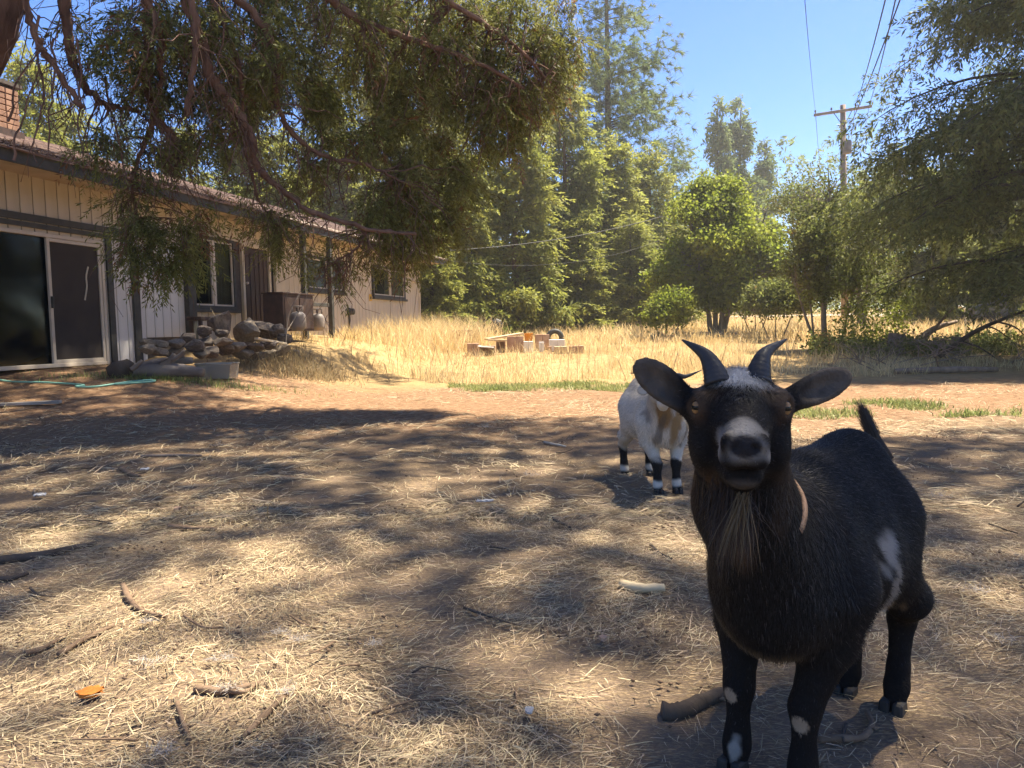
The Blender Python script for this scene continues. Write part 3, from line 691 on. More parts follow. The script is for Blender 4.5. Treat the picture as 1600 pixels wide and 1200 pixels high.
# ------------------------------------------------------------------ house
M['siding'] = material('siding_paint', (0.46, 0.395, 0.30), (0.57, 0.495, 0.39), 2.5, 0.7, bump=0.002, bscale=60, stretch=(1, 1, .15), c3=(0.34, 0.26, 0.18), s3=1.6, t3=(.60, .75))
M['siding_white'] = material('siding_white', (0.60, 0.565, 0.52), (0.68, 0.645, 0.60), 2.5, 0.7, bump=0.002, bscale=60, stretch=(1, 1, .15), c3=(0.45, 0.40, 0.34), s3=1.4, t3=(.58, .75))
M['trim_dark'] = material('trim_dark', (0.045, 0.043, 0.036), (0.075, 0.07, 0.058), 8, 0.6, bump=0.001, bscale=50)
M['trim_tan'] = material('trim_tan', (0.52, 0.43, 0.30), (0.60, 0.51, 0.37), 4, 0.6)
M['frame_metal'] = material('frame_metal', (0.50, 0.42, 0.33), (0.58, 0.50, 0.40), 6, 0.4, spec=0.5)
M['door_brown'] = material('door_brown', (0.045, 0.026, 0.017), (0.075, 0.045, 0.03), 6, 0.5, bump=0.002, bscale=50, stretch=(1, 1, .2))
M['soffit'] = material('soffit', (0.40, 0.31, 0.21), (0.50, 0.40, 0.28), 3, 0.8)
M['shingle'] = material('shingle', (0.15, 0.10, 0.085), (0.26, 0.185, 0.155), 8, 0.9, bump=0.004, bscale=90, island=0.3)
M['curtain'] = material('curtain', (0.50, 0.43, 0.33), (0.60, 0.53, 0.42), 4, 0.9)
M['brick'] = material('brick', (0.21, 0.115, 0.075), (0.35, 0.205, 0.135), 5, 0.9, bump=0.004, bscale=50)
M['mortar'] = material('mortar', (0.07, 0.055, 0.045), (0.11, 0.09, 0.075), 12, 0.95)
M['iron'] = material('rusty_iron', (0.035, 0.022, 0.018), (0.075, 0.04, 0.028), 8, 0.7, bump=0.002, bscale=60, spec=0.4)
M['interior'] = material('interior_dark', (0.03, 0.025, 0.02), (0.05, 0.042, 0.034), 2, 0.9)
def glass_mat(name, tint, alpha_mix):
    m = bpy.data.materials.new(name); m.use_nodes = True; N = m.node_tree.nodes; L = m.node_tree.links
    b = N['Principled BSDF']; b.inputs['Base Color'].default_value = (*tint, 1); b.inputs['Roughness'].default_value = 0.03; b.inputs['Specular IOR Level'].default_value = 0.9
    t = N.new('ShaderNodeBsdfTransparent'); t.inputs[0].default_value = (.75, .78, .75, 1); mx = N.new('ShaderNodeMixShader')
    tc = N.new('ShaderNodeTexCoord'); nz = N.new('ShaderNodeTexNoise'); nz.inputs['Scale'].default_value = 3; L.new(tc.outputs['Object'], nz.inputs['Vector'])
    mr = N.new('ShaderNodeMapRange'); mr.inputs[3].default_value = .02; mr.inputs[4].default_value = .10; L.new(nz.outputs[0], mr.inputs[0]); L.new(mr.outputs[0], b.inputs['Roughness'])
    mx.inputs[0].default_value = alpha_mix; L.new(b.outputs[0], mx.inputs[1]); L.new(t.outputs[0], mx.inputs[2]); L.new(mx.outputs[0], N['Material Output'].inputs['Surface']); return m
M['glass'] = glass_mat('window_glass', (.012, .013, .012), .68)
M['screen'] = material('insect_screen', (0.035, 0.027, 0.022), (0.05, 0.038, 0.03), 3, 0.75)

W3 = np.array([WD[0], WD[1], 0.0]); N3 = np.array([WN[0], WN[1], 0.0]); WO3 = np.array([WP[0], WP[1], 0.0])
RW = np.stack([W3, N3, np.array([0, 0, 1.0])], 1)                  # columns: along wall, outwards, up
def Wuz(px, py, off=0.0):
    d = ray(px, py); t = ((WO3 + N3 * off - CAM) @ N3) / (d @ N3); p = CAM + d * t
    return float((p - WO3) @ W3), float(p[2])
def Wp(u, off, z): return WO3 + W3 * u + N3 * off + np.array([0, 0, z])
M['slab'] = material('porch_slab', (0.20, 0.17, 0.14), (0.30, 0.26, 0.22), 4, 0.9, bump=.004, bscale=40)
def off_pt_(px, py, off): a, b = Wuz(px, py, off); return Wp(a, off, b)
house = thing('house', 'long single storey house with tan plank siding and a shingle roof beside the yard', 'house', Wp(0, 0, .45))
HL = Vector(house.location)
class HB(MB):
    def wb(s, u0, u1, z0, z1, o0, o1):
        return s.box(Wp((u0 + u1) / 2, (o0 + o1) / 2, (z0 + z1) / 2) - np.array(HL), (abs(u1 - u0), abs(o1 - o0), abs(z1 - z0)), RW)
UE = Wuz(655, 480)[0]; U0 = -7.5
ZTH = Wuz(165, 569)[1]                    # sliding door threshold
zE = np.mean([Wuz(x, y, .75)[1] for x, y in ((175, 285), (400, 342), (556, 384))])   # eave edge, lower edge of the fascia
ZW = zE + .12                             # top of the wall
# openings in the wall: (u0, u1, z0, z1)
uS1 = Wuz(163, 470)[0]; uSm = Wuz(80, 470)[0]; uS0 = uSm - (uS1 - uSm) - .02; zS1 = Wuz(163, 378)[1]
w1 = (Wuz(293, 430)[0], Wuz(365, 430)[0], Wuz(365, 484)[1], Wuz(365, 377)[1])
dr = (Wuz(376, 430)[0], Wuz(420, 430)[0], Wuz(400, 520)[1], Wuz(400, 384)[1])
w2 = (Wuz(478, 430)[0], Wuz(535, 430)[0], Wuz(535, 458)[1], Wuz(500, 402)[1])
w3 = (Wuz(581, 440)[0], Wuz(631, 440)[0], Wuz(600, 465)[1], Wuz(600, 417)[1])
zF = .30; zB1 = Wuz(250, 527)[1]
u215, u290 = Wuz(210, 450)[0], Wuz(290, 450)[0]
openings = [(uS0, uS1, ZTH - .3, zS1), w1, dr, w2, w3]
pw = .205; k = 0; u = U0; cache = {}
while u < UE - .02:
    a, b = u, min(u + pw - .012, UE); segs = [(zF if not (u215 < a < u290) else zB1, ZW)]
    for o in openings:
        if b > o[0] and a < o[1]:
            nw = []
            for z0, z1 in segs:
                if o[2] > z0 + .03: nw.append((z0, min(o[2], z1)))
                if o[3] < z1 - .03: nw.append((max(o[3], z0), z1))
            segs = nw
    zsplit = Wuz(165, 373)[1]
    mt = M['siding_white'] if (uS1 < a < u290 - .05) else M['siding']
    for z0, z1 in segs:
        parts_ = [(z0, z1, mt)]
        if mt is M['siding_white'] and z1 > zsplit > z0: parts_ = [(z0, zsplit - .01, mt), (zsplit, z1, M['siding'])]
        for q0, q1, m_ in parts_:
            key = (round(b - a, 3), round(q1 - q0, 3), m_.name)
            if key not in cache: cache[key] = MB().box((0, 0, 0), (b - a, .024, q1 - q0), RW).mesh('plank', m_, bevel=.004)
            link('plank', cache[key], house, Vector(Wp((a + b) / 2, .012 + .002 * rng.random(), (q0 + q1) / 2)) - HL)
    u += pw
mb = HB()                                   # sheathing behind the planks, with the openings left free
us = sorted({U0, UE} | {v for o in openings for v in o[:2]})
for a, b in zip(us[:-1], us[1:]):
    segs = [(zF, ZW)]
    for o in openings:
        if b > o[0] + 1e-4 and a < o[1] - 1e-4: segs = [(zF, o[2]), (o[3], ZW)]
    for z0, z1 in segs:
        if z1 > z0 + .02: mb.wb(a, b, z0, z1, -.12, -.004)
mb.wb(UE - .1, UE - .004, zF, ZW, -8.0, -.13); mb.wb(U0, U0 + .1, zF, ZW, -8, -.13); mb.wb(U0, UE, zF, ZW, -8.1, -8.0)
mb.build('wall', M['mortar'], house)
HB().wb(U0 + .1, UE - .1, zF + .1, zF + .15, -7.9, -.13).build('floor', M['interior'], house)
HB().wb(U0 + .1, UE - .1, zF + .2, ZW - .05, -2.6, -2.5).build('inner_wall', M['interior'], house)
HB().wb(u215, u290, .2, zB1 - .01, -.3, -.02).build('crawl_space', M['interior'], house)
# end wall planks (gable side facing away) are hidden; corner board instead
HB().wb(UE - .09, UE + .02, zF, ZW, .026, .05).build('corner_board', M['trim_tan'], house)
# dark trim boards
zH = Wuz(90, 350)[1]
uA, uB = Wuz(203, 450)[0], Wuz(213, 450)[0]
t_ = HB(); t_.wb(U0, Wuz(196, 380)[0], Wuz(90, 353)[1], Wuz(90, 345)[1] + .02, .028, .06).build('trim_board', M['trim_dark'], house)
HB().wb(uS1 + .04, uS1 + .15, ZTH - .25, zS1 + .12, .028, .062).build('trim_board', M['trim_dark'], house)
HB().wb(uS0 - .1, uS1 + .03, zS1 + .05, zS1 + .115, .028, .066).build('trim_board', M['trim_dark'], house)
HB().wb(uA, uB, ZTH - .25, Wuz(205, 385)[1], .028, .07).build('downspout', M['trim_dark'], house)
HB().wb(u290 - .09, u290 + .12, zB1 - .2, Wuz(285, 380)[1] + .1, .03, .13).build('trim_board', M['trim_dark'], house)
# sliding door
def frame(u0, u1, z0, z1, t, o0, o1):
    m = HB(); m.wb(u0, u0 + t, z0, z1, o0, o1); m.wb(u1 - t, u1, z0, z1, o0, o1)
    m.wb(u0 + t, u1 - t, z1 - t, z1, o0, o1); m.wb(u0 + t, u1 - t, z0, z0 + t, o0, o1); return m
sd = frame(uS0, uS1, ZTH, zS1, .055, -.05, .045).build('sliding_door', M['frame_metal'], house, bevel=.004)
pnl = frame(uSm - .05, uS1 - .058, ZTH + .058, zS1 - .058, .05, -.005, .035).build('door_panel', M['frame_metal'], sd, bevel=.003)
HB().wb(uSm + .0, uS1 - .108, ZTH + .11, zS1 - .11, .008, .014).build('insect_screen', M['screen'], sd)
HB().wb(uS0 + .056, uSm - .0, ZTH + .056, zS1 - .056, -.035, -.029).build('pane', M['glass'], sd)
HB().wb(uSm - .045, uSm - .01, ZTH + .86, ZTH + 1.03, .036, .075).build('door_handle', M['trim_dark'], sd, bevel=.006)
c = np.array([Wp(Wuz(x, y)[0], .018, Wuz(x, y)[1]) - np.array(HL) for x, y in ((136, 417), (133, 432), (134, 448), (131, 469))])
MB().tube(curve_pts(c, 6), [.006] + [.017] * 12 + [.006] * 6 if False else .013, 6).build('torn_mesh', M['curtain'], sd)
# windows
def window(o, split, name='window', curt=None):
    u0, u1, z0, z1 = o
    f = frame(u0, u1, z0, z1, .06, -.03, .055).build(name, M['trim_dark'], house, bevel=.004)
    um = u0 + (u1 - u0) * split
    HB().wb(um - .03, um + .03, z0 + .062, z1 - .062, -.02, .045).build('mullion', M['frame_metal'], f, bevel=.003)
    frame(u0 + .062, um - .032, z0 + .062, z1 - .062, .03, -.015, .03).build('sash', M['frame_metal'], f)
    frame(um + .032, u1 - .062, z0 + .062, z1 - .062, .03, -.015, .03).build('sash', M['frame_metal'], f)
    HB().wb(u0 + .094, um - .064, z0 + .094, z1 - .094, -.004, .002).build('pane', M['glass'], f)
    HB().wb(um + .064, u1 - .094, z0 + .094, z1 - .094, -.004, .002).build('pane', M['glass'], f)
    HB().wb(u0 - .05, u1 + .05, z0 - .07, z0 - .002, .028, .10).build('sill', M['trim_dark'], f, bevel=.004)
    if curt:
        m = MB(); nn = 40; a, b = u0 + (u1 - u0) * curt[0], u0 + (u1 - u0) * curt[1]; V = []
        for i in range(nn + 1):
            t = i / nn; oo = -.10 + .03 * math.sin(t * 34) + .01 * math.sin(t * 71)
            for z in (z0 + .08, z1 - .07): V.append(Wp(a + (b - a) * t, oo, z) - np.array(HL))
        m.add(V, [(2 * i, 2 * i + 2, 2 * i + 3, 2 * i + 1) for i in range(nn)]).build('curtain', M['curtain'], f, smooth=True)
    return f
window(w1, .52, curt=(.50, .98)); window(w2, .55, curt=(.1, .95)); window(w3, .52, curt=(.45, 1.0))
# entry door
de = frame(dr[0], dr[1], dr[2] - .1, dr[3], .07, -.03, .06).build('entry_door', M['trim_tan'], house, bevel=.004)
HB().wb(dr[0] + .072, dr[1] - .072, dr[2] - .03, dr[3] - .072, -.02, .02).build('door_leaf', M['door_brown'], de)
for i in range(5):
    a = dr[0] + .10 + i * (dr[1] - dr[0] - .2) / 5; HB().wb(a + .02, a + (dr[1] - dr[0] - .2) / 5 - .02, dr[2] + .1, dr[3] - .18, .021, .035).build('door_board', M['door_brown'], de, bevel=.008)
MB().lathe([(.02, 0), (.035, .02), (.03, .05)], Wp(dr[0] + .15, .045, dr[2] + 1.0) - np.array(HL), 12).build('door_knob', M['frame_metal'], de, smooth=True)
a, b = Wuz(426, 450)[0], Wuz(440, 450)[0]
HB().wb(a, b, .5, dr[3] + .1, .028, .09).build('trim_board', M['trim_tan'], house)
# soffit, fascia, roof: rises away from the yard
OV = .75; RP = math.tan(math.radians(19)); UR0, UR1 = U0 - .3, UE + .75
HB().wb(UR0, UR1, zE + .045, zE + .06, -.12, OV - .05).build('soffit', M['soffit'], house)
HB().wb(UR0, UR1, zE, zE + .16, OV - .045, OV).build('fascia', M['trim_dark'], house)
HB().wb(Wuz(440, 350, .75)[0], UR1, zE + .162, zE + .20, OV - .05, OV + .03).build('drip_edge', M['frame_metal'], house)
for i in range(14):                          # rafter tails under the far overhang
    uu = UE - .2 - i * .8
    if uu > u290: HB().wb(uu - .025, uu + .025, zE - .02, zE + .044, .03, OV - .06).build('rafter_tail', M['trim_tan'], house)
nco, dep = 26, .19
run = 4.7
mb = MB(); V0 = lambda uu, oo, h=0: Wp(uu, oo, zE + .175 + (OV - oo) * RP + h) - np.array(HL)
mb.add([V0(UR0, OV + .04, -.02), V0(UR1, OV + .04, -.02), V0(UR1, OV - run, -.02), V0(UR0, OV - run, -.02), V0(UR0, OV + .04, -.0), V0(UR1, OV + .04, 0), V0(UR1, OV - run, 0), V0(UR0, OV - run, 0)],
       [(0, 3, 2, 1), (4, 5, 6, 7), (0, 1, 5, 4), (1, 2, 6, 5), (2, 3, 7, 6), (3, 0, 4, 7)])
b2 = lambda uu, oo: Wp(uu, oo, zE + .175 + run * RP - ((OV - run) - oo) * RP) - np.array(HL)
mb.add([b2(UR0, OV - run), b2(UR1, OV - run), b2(UR1, OV - 2 * run), b2(UR0, OV - 2 * run)], [(0, 1, 2, 3)])
rf = mb.build('roof', M['shingle'], house)
mb = MB()
for i in range(nco):
    o1 = OV + .05 - i * (run / nco); o0 = o1 - run / nco * 1.12; uu = UR0 + rng.random() * .2
    while uu < UR1:
        w = .28 + .12 * rng.random(); ue = min(uu + w - .008, UR1); h = .012 + .010 * rng.random(); j = .015 * rng.normal()
        mb.add([V0(uu, o1 + j, .004), V0(ue, o1 + j, .004), V0(ue, o0, .003), V0(uu, o0, .003), V0(uu, o1 + j, .004 + h), V0(ue, o1 + j, .004 + h), V0(ue, o0, .006), V0(uu, o0, .006)],
               [(4, 5, 6, 7), (0, 1, 5, 4), (1, 2, 6, 5), (3, 0, 4, 7)]); uu += w
tag(mb.build('shingle', M['shingle'], rf), kind='stuff')
# needle litter on the eave
n = 5000; uu = UR0 + rng.random(n) * (Wuz(420, 340, .75)[0] - UR0); oo = OV + .03 - rng.random(n) ** 2 * 1.3
bs = WO3 + W3 * uu[:, None] + N3 * oo[:, None] + np.stack([0 * uu, 0 * uu, zE + .20 + (OV - oo) * RP], 1)
d = rng.normal(size=(n, 3)) * np.array([1, 1, .25]); d /= np.linalg.norm(d, axis=1)[:, None]
v, f = ribbons(bs, d, .05 + .1 * rng.random(n), .008 + .008 * rng.random(n), bend=.4, segs=2)
tag(link('needle_litter', np_mesh('needle_litter', v - np.array(HL), f, M['stick']), rf), kind='stuff')
# porch posts and rail
for x0, x1 in ((471, 479), (512, 520)):
    a, b = Wuz(x0, 450, .62)[0], Wuz(x1, 450, .62)[0]; um = (a + b) / 2
    HB().wb(um - .055, um + .055, .35, zE + .044, .57, .68).build('porch_post', M['trim_dark'], house, bevel=.006)
a, b = Wuz(479, 475, .62)[0], Wuz(512, 475, .62)[0]; z = Wuz(497, 476, .62)[1]
HB().wb(a, b, z - .04, z + .04, .59, .66).build('porch_rail', M['trim_dark'], house, bevel=.005)
zS = float(off_pt_(466, 517, 1.4)[2])
# wall lamp, meter, vent plate
u_, z_ = Wuz(643, 441); m = MB().lathe([(.07, 0), (.07, .03), (.03, .05), (.03, .10), (.075, .16), (.06, .22), (.02, .24)], (0, 0, 0), 14)
o = m.build('wall_lamp', M['frame_metal'], house, smooth=True); o.location = Vector(Wp(u_, .03, z_ + .05)) - HL; o.rotation_euler = (math.radians(115), 0, math.atan2(WN[1], WN[0]) + math.pi / 2)
u_, z_ = Wuz(543, 487); m = MB().lathe([(.10, 0), (.10, .05), (.085, .07), (.085, .15), (.05, .17)], (0, 0, 0), 16)
o = m.build('meter', M['trim_dark'], house, smooth=True); o.location = Vector(Wp(u_, .03, z_)) - HL; o.rotation_euler = (math.radians(90), 0, math.atan2(WN[1], WN[0]) + math.pi / 2)
HB().wb(u_ - .02, u_ + .02, .5, z_ - .09, .03, .06).build('conduit', M['trim_dark'], house)
# chimney of separate bricks on the ridge
cu, _z = Wuz(16, 190, -2.6); ch_o = -2.6
cz0 = zE + .175 + (OV - ch_o) * RP - .35; cz1 = Wuz(18, 152, ch_o)[1]; cuR = Wuz(33, 190, ch_o + .46)[0] - .06
chim = HB().wb(cuR - .98, cuR - .012, cz0, cz1, ch_o - .45, ch_o + .44).build('chimney', M['mortar'], house)
bh = .098; rows = int((cz1 - cz0) / bh); bc = {}
def brick(ln, dp, p):
    key = (round(ln, 3), round(dp, 3))
    if key not in bc: bc[key] = MB().box((0, 0, 0), (ln, dp, bh - .016), RW).mesh('brick', M['brick'], bevel=.006)
    o = link('brick', bc[key], chim, Vector(p) - HL)
for r in range(rows):
    z = cz0 + (r + .5) * bh; nb_ = 4; L_ = 1.0 / nb_
    for i in range(nb_): brick(L_ - .014, .10, Wp(cuR - 1.0 + (i + .5) * L_, ch_o + .46 + .006 * rng.normal(), z))
    for i in range(3): brick(.10, .29, Wp(cuR - .05 + .07 + .004 * rng.normal() - .02, ch_o - .30 + i * .305 + .0, z)) if False else None
    for i in range(3): brick(.05, .286, Wp(cuR + .018 + .004 * rng.normal(), ch_o - .30 + i * .30, z))
HB().wb(cuR - 1.03, cuR + .06, cz1 + .001, cz1 + .06, ch_o - .5, ch_o + .53).build('cap', M['mortar'], chim)
HB().wb(cuR - 1.02, cuR + .05, cz0, cz0 + .30, ch_o + .515, ch_o + .53).build('flashing', M['iron'], chim)
# ------------------------------------------------------------------ foliage
def rot_from(yaw, pitch, rollv):
    cy, sy, cp, sp, cr, sr = np.cos(yaw), np.sin(yaw), np.cos(pitch), np.sin(pitch), np.cos(rollv), np.sin(rollv)
    z = np.zeros_like(cy); o = np.ones_like(cy)
    Rz = np.stack([np.stack([cy, -sy, z], -1), np.stack([sy, cy, z], -1), np.stack([z, z, o], -1)], -2)
    Ry = np.stack([np.stack([cp, z, sp], -1), np.stack([z, o, z], -1), np.stack([-sp, z, cp], -1)], -2)
    Rx = np.stack([np.stack([o, z, z], -1), np.stack([z, cr, -sr], -1), np.stack([z, sr, cr], -1)], -2)
    return Rz @ Ry @ Rx
def bake(templates, pos, yaw, pitch, rollv, sc):
    """templates: list of (V, F) sprays with x along the stem; returns one baked soup"""
    R = rot_from(yaw, pitch, rollv); which = rng.integers(len(templates), size=len(pos)); VV, FF, off = [], [], 0
    for i, (tv, tf) in enumerate(templates):
        k = which == i; m = k.sum()
        if not m: continue
        v = np.einsum('mij,nj->mni', R[k], tv) * sc[k][:, None, None] + pos[k][:, None, :]
        f = tf[None] + (np.arange(m) * len(tv))[:, None, None] + off
        VV.append(v.reshape(-1, 3)); FF.append(f.reshape(-1, tf.shape[1])); off += m * len(tv)
    return np.concatenate(VV), np.concatenate(FF)
def spray(nl, L, ll, w, droop, spread, flat=.35, hang=0.0):
    """a frond: thin triangles set along a drooping stem of length L"""
    t = np.sort(rng.random(nl)) ** .9; x = L * t; z = -droop * L * t ** 2; side = np.where(np.arange(nl) % 2, 1, -1)
    ang = side * spread * (.6 + .6 * rng.random(nl)); el = rng.normal(size=nl) * flat
    d = np.stack([np.cos(ang) * np.cos(el), np.sin(ang) * np.cos(el), np.sin(el) - hang - droop * t * .9], 1); d /= np.linalg.norm(d, axis=1)[:, None]
    b = np.stack([x, np.zeros(nl), z], 1); l = ll * (.6 + .6 * rng.random(nl)) * (1.15 - .55 * t)
    s = np.cross(d, rng.normal(size=(nl, 3)) * .5 + np.array([0, 0, 1.0])); s /= np.linalg.norm(s, axis=1)[:, None]
    m = b + d * (l * .5)[:, None]
    V = np.stack([b, m + s * w * .5, b + d * l[:, None], m - s * w * .5], 1).reshape(-1, 3)
    return V, np.arange(nl * 4).reshape(-1, 4)
def tuft(nl, ll, w):
    """pine tuft: needles bursting from a twig end"""
    d = rng.normal(size=(nl, 3)); d[:, 0] = np.abs(d[:, 0]) + .3; d /= np.linalg.norm(d, axis=1)[:, None]
    s = np.cross(d, rng.normal(size=(nl, 3))); s /= np.linalg.norm(s, axis=1)[:, None]; l = ll * (.7 + .5 * rng.random(nl))
    b = np.stack([-ll * .6 * rng.random(nl), 0 * l, 0 * l], 1)
    V = np.stack([b - s * w * .5, b + s * w * .5, b + d * l[:, None]], 1).reshape(-1, 3)
    return V, np.arange(nl * 3).reshape(-1, 3)
def leaf_cluster(nl, R, size):
    p = rng.normal(size=(nl, 3)) * R * .5; d = rng.normal(size=(nl, 3)); d[:, 2] -= .5; d /= np.linalg.norm(d, axis=1)[:, None]
    s = np.cross(d, rng.normal(size=(nl, 3)) + np.array([0, 0, 1.5])); s /= np.linalg.norm(s, axis=1)[:, None]; l = size * (.6 + .6 * rng.random(nl))[:, None]
    V = np.stack([p, p + d * l * .5 + s * l * .36, p + d * l, p + d * l * .5 - s * l * .36], 1).reshape(-1, 3)
    return V, np.arange(nl * 4).reshape(-1, 4)
class Soup:
    def __init__(s): s.V = []; s.F = []; s.n = 0
    def add(s, VF): s.V.append(VF[0]); s.F.append(VF[1] + s.n); s.n += len(VF[0])
    def mesh(s, name, mat): return np_mesh(name, np.concatenate(s.V), np.concatenate(s.F), mat)
def tubes_np(paths, rads, n=4):
    """many thin tubes at once: paths (k,m,3), rads (k,m)"""
    k, m, _ = paths.shape; T = np.gradient(paths, axis=1); T /= np.linalg.norm(T, axis=2)[..., None] + 1e-9
    ref = np.where(np.abs(T[..., 2:3]) < .9, np.array([0, 0, 1.0]), np.array([1.0, 0, 0])); u = np.cross(T, ref); u /= np.linalg.norm(u, axis=2)[..., None] + 1e-9; w = np.cross(T, u)
    a = np.arange(n) * 2 * math.pi / n
    V = paths[:, :, None, :] + rads[:, :, None, None] * (np.cos(a)[None, None, :, None] * u[:, :, None, :] + np.sin(a)[None, None, :, None] * w[:, :, None, :])
    i = np.arange(m - 1)[:, None] * n; j = np.arange(n)[None]; q = np.stack([i + j, i + (j + 1) % n, i + n + (j + 1) % n, i + n + j], -1).reshape(-1, 4)
    F = (q[None] + (np.arange(k) * m * n)[:, None, None]).reshape(-1, 4)
    return V.reshape(-1, 3), F

# ---- conifers ------------------------------------------------------
def conifer_mesh(name, H, Rb, nb, per, tmpl, leaf, bark, base=.08, shape=1.0, droop=.25, up=0.0, irregular=.35, tr=.018, sc=(.8, 1.3), lowbare=0.0, tips=.25, jit=.06):
    """returns (trunk mesh, crown mesh) with the foot at the origin"""
    t = base + (1 - base) * rng.random(nb) ** 1.15; t = np.sort(t); yaw = rng.random(nb) * 2 * math.pi
    r = Rb * (1 - t) ** shape * (1 - irregular * rng.random(nb)) + .12
    lob = .75 + .5 * vnoise(np.cos(yaw) * 2 + 10, t * 6 + np.sin(yaw) * 2, 1.0); r = r * lob
    m = 6; q = np.linspace(0, 1, m)
    path = np.zeros((nb, m, 3)); path[:, :, 0] = np.cos(yaw)[:, None] * r[:, None] * q; path[:, :, 1] = np.sin(yaw)[:, None] * r[:, None] * q
    path[:, :, 2] = (t * H)[:, None] + r[:, None] * (up * q - droop * q ** 2 * (1.2 - t)[:, None] + .12 * q ** 3)
    rad = (.010 + .010 * r)[:, None] * (1.05 - q)[None]
    lean = rng.normal(size=2) * .01 * H
    tz = np.linspace(0, 1, 12); tp = np.stack([lean[0] * tz ** 2, lean[1] * tz ** 2, tz * H * .99 - .3], 1)
    mb = MB(); mb.tube(tp, H * tr * (1 - tz * .93), 9, jit=.05)
    tv, tf = tubes_np(path, rad, 4)
    V = np.concatenate([np.concatenate(mb.V), tv]); quads = np.array([f for f in mb.F if len(f) == 4]); F = np.concatenate([quads, tf + len(np.concatenate(mb.V))])
    tm = np_mesh(name + '_trunk', V, F, bark, smooth=True)
    bi = rng.choice(nb, nb * per, p=r / r.sum()); u = lowbare + (1 - lowbare) * rng.random(nb * per) ** (1 - tips)
    seg = u * (m - 1); i0 = np.minimum(seg.astype(int), m - 2); fr = (seg - i0)[:, None]
    pos = path[bi, i0] * (1 - fr) + path[bi, i0 + 1] * fr; pos += rng.normal(size=pos.shape) * (jit * Rb ** .5) * np.array([1, 1, .6])
    yw = yaw[bi] + rng.normal(size=len(bi)) * .75; pt = .25 + rng.normal(size=len(bi)) * .35 - up * .5
    VF = bake(tmpl, pos, yw, pt, rng.normal(size=len(bi)) * .5, sc[0] + (sc[1] - sc[0]) * rng.random(len(bi)))
    return tm, np_mesh(name + '_crown', VF[0], VF[1], leaf)
T_soft = [spray(14, .75, .30, .075, .35, .8, .4, .15) for _ in range(4)]
T_pine = [tuft(22, .34, .032) for _ in range(5)]
T_far = [spray(9, 1.0, .55, .16, .3, .8, .5, .1) for _ in range(4)]
SP = {
 'incense_cedar': conifer_mesh('incense_cedar', 11.0, 2.7, 150, 20, T_soft, M['conifer_leaf'], M['bark_red'], base=.05, shape=.75, droop=.15, up=.25, irregular=.4),
 'young_fir': conifer_mesh('young_fir', 10.0, 2.5, 130, 18, T_soft, M['conifer_leaf'], M['bark_dark'], base=.06, shape=.95, droop=.35, up=.1),
 'tall_pine': conifer_mesh('tall_pine', 24.0, 4.6, 170, 16, T_pine, M['conifer_blue'], M['bark_dark'], base=.18, shape=.5, droop=.35, up=.42, irregular=.75, tr=.012, sc=(.8, 1.5), lowbare=.2, tips=.4, jit=.30),
 'far_fir': conifer_mesh('far_fir', 20.0, 4.0, 150, 16, T_far, M['conifer_blue'], M['bark_dark'], base=.1, shape=1.0, droop=.35, up=.1, irregular=.3, sc=(.9, 1.4)),
}
def plant_tree(kind, px, Y, ytop, label, group=None, rz=None, wide=1.0, cat='tree', name=None, ybase=None):
    H0 = {'incense_cedar': 11.0, 'young_fir': 10.0, 'tall_pine': 24.0, 'far_fir': 20.0}[kind]
    top = P(px, ytop, Y); z0 = float(g(top[0], top[1])); s = (top[2] - z0) / H0
    r = thing(name or kind, label, cat, (top[0], top[1], z0), group, rz if rz is not None else rng.random() * 6.28)
    for nm, me in zip(('trunk', 'crown'), SP[kind]):
        o = link(nm, me, r); o.scale = (s * wide, s * wide, s)
    return r
GB = 'conifers at the back of the field'
plant_tree('tall_pine', 948, 44, -210, 'tall open pine with bluish needles rising above all trees in the middle', GB, rz=.6, wide=1.05)
plant_tree('incense_cedar', 880, 35, 92, 'yellow green cedar just left of the tall open pine', GB, wide=.85)
plant_tree('incense_cedar', 800, 31, 120, 'broad yellow green cedar beyond the wood scraps in the field', GB, wide=1.0)
plant_tree('young_fir', 730, 29, 215, 'dark trunked fir just past the far end of the house', GB, wide=.9)
plant_tree('young_fir', 960, 37, 205, 'dense green fir under the tall open pine', GB, wide=1.15)
plant_tree('young_fir', 1015, 40, 222, 'short fir between the tall pine and the bright green maple', GB, wide=1.1)
plant_tree('tall_pine', 1050, 50, 200, 'small round topped pine left of the twin firs against the sky', GB, wide=1.0)
plant_tree('far_fir', 1122, 62, 150, 'left one of the twin pointed firs against the sky', 'twin firs', wide=.75)
plant_tree('far_fir', 1156, 64, 146, 'right one of the twin pointed firs against the sky', 'twin firs', wide=.8)
plant_tree('far_fir', 1195, 66, 215, 'lower fir at the right foot of the twin firs', GB, wide=.8)
plant_tree('young_fir', 905, 33, 330, 'low bushy fir at the field edge below the tall pine', GB, wide=1.5)
plant_tree('young_fir', 985, 34, 335, 'low bushy fir beside the left edge of the maple', GB, wide=1.5)
plant_tree('young_fir', 672, 27, 330, 'small light green fir touching the end wall of the house', GB, wide=1.3)
GH = 'conifers behind the house'
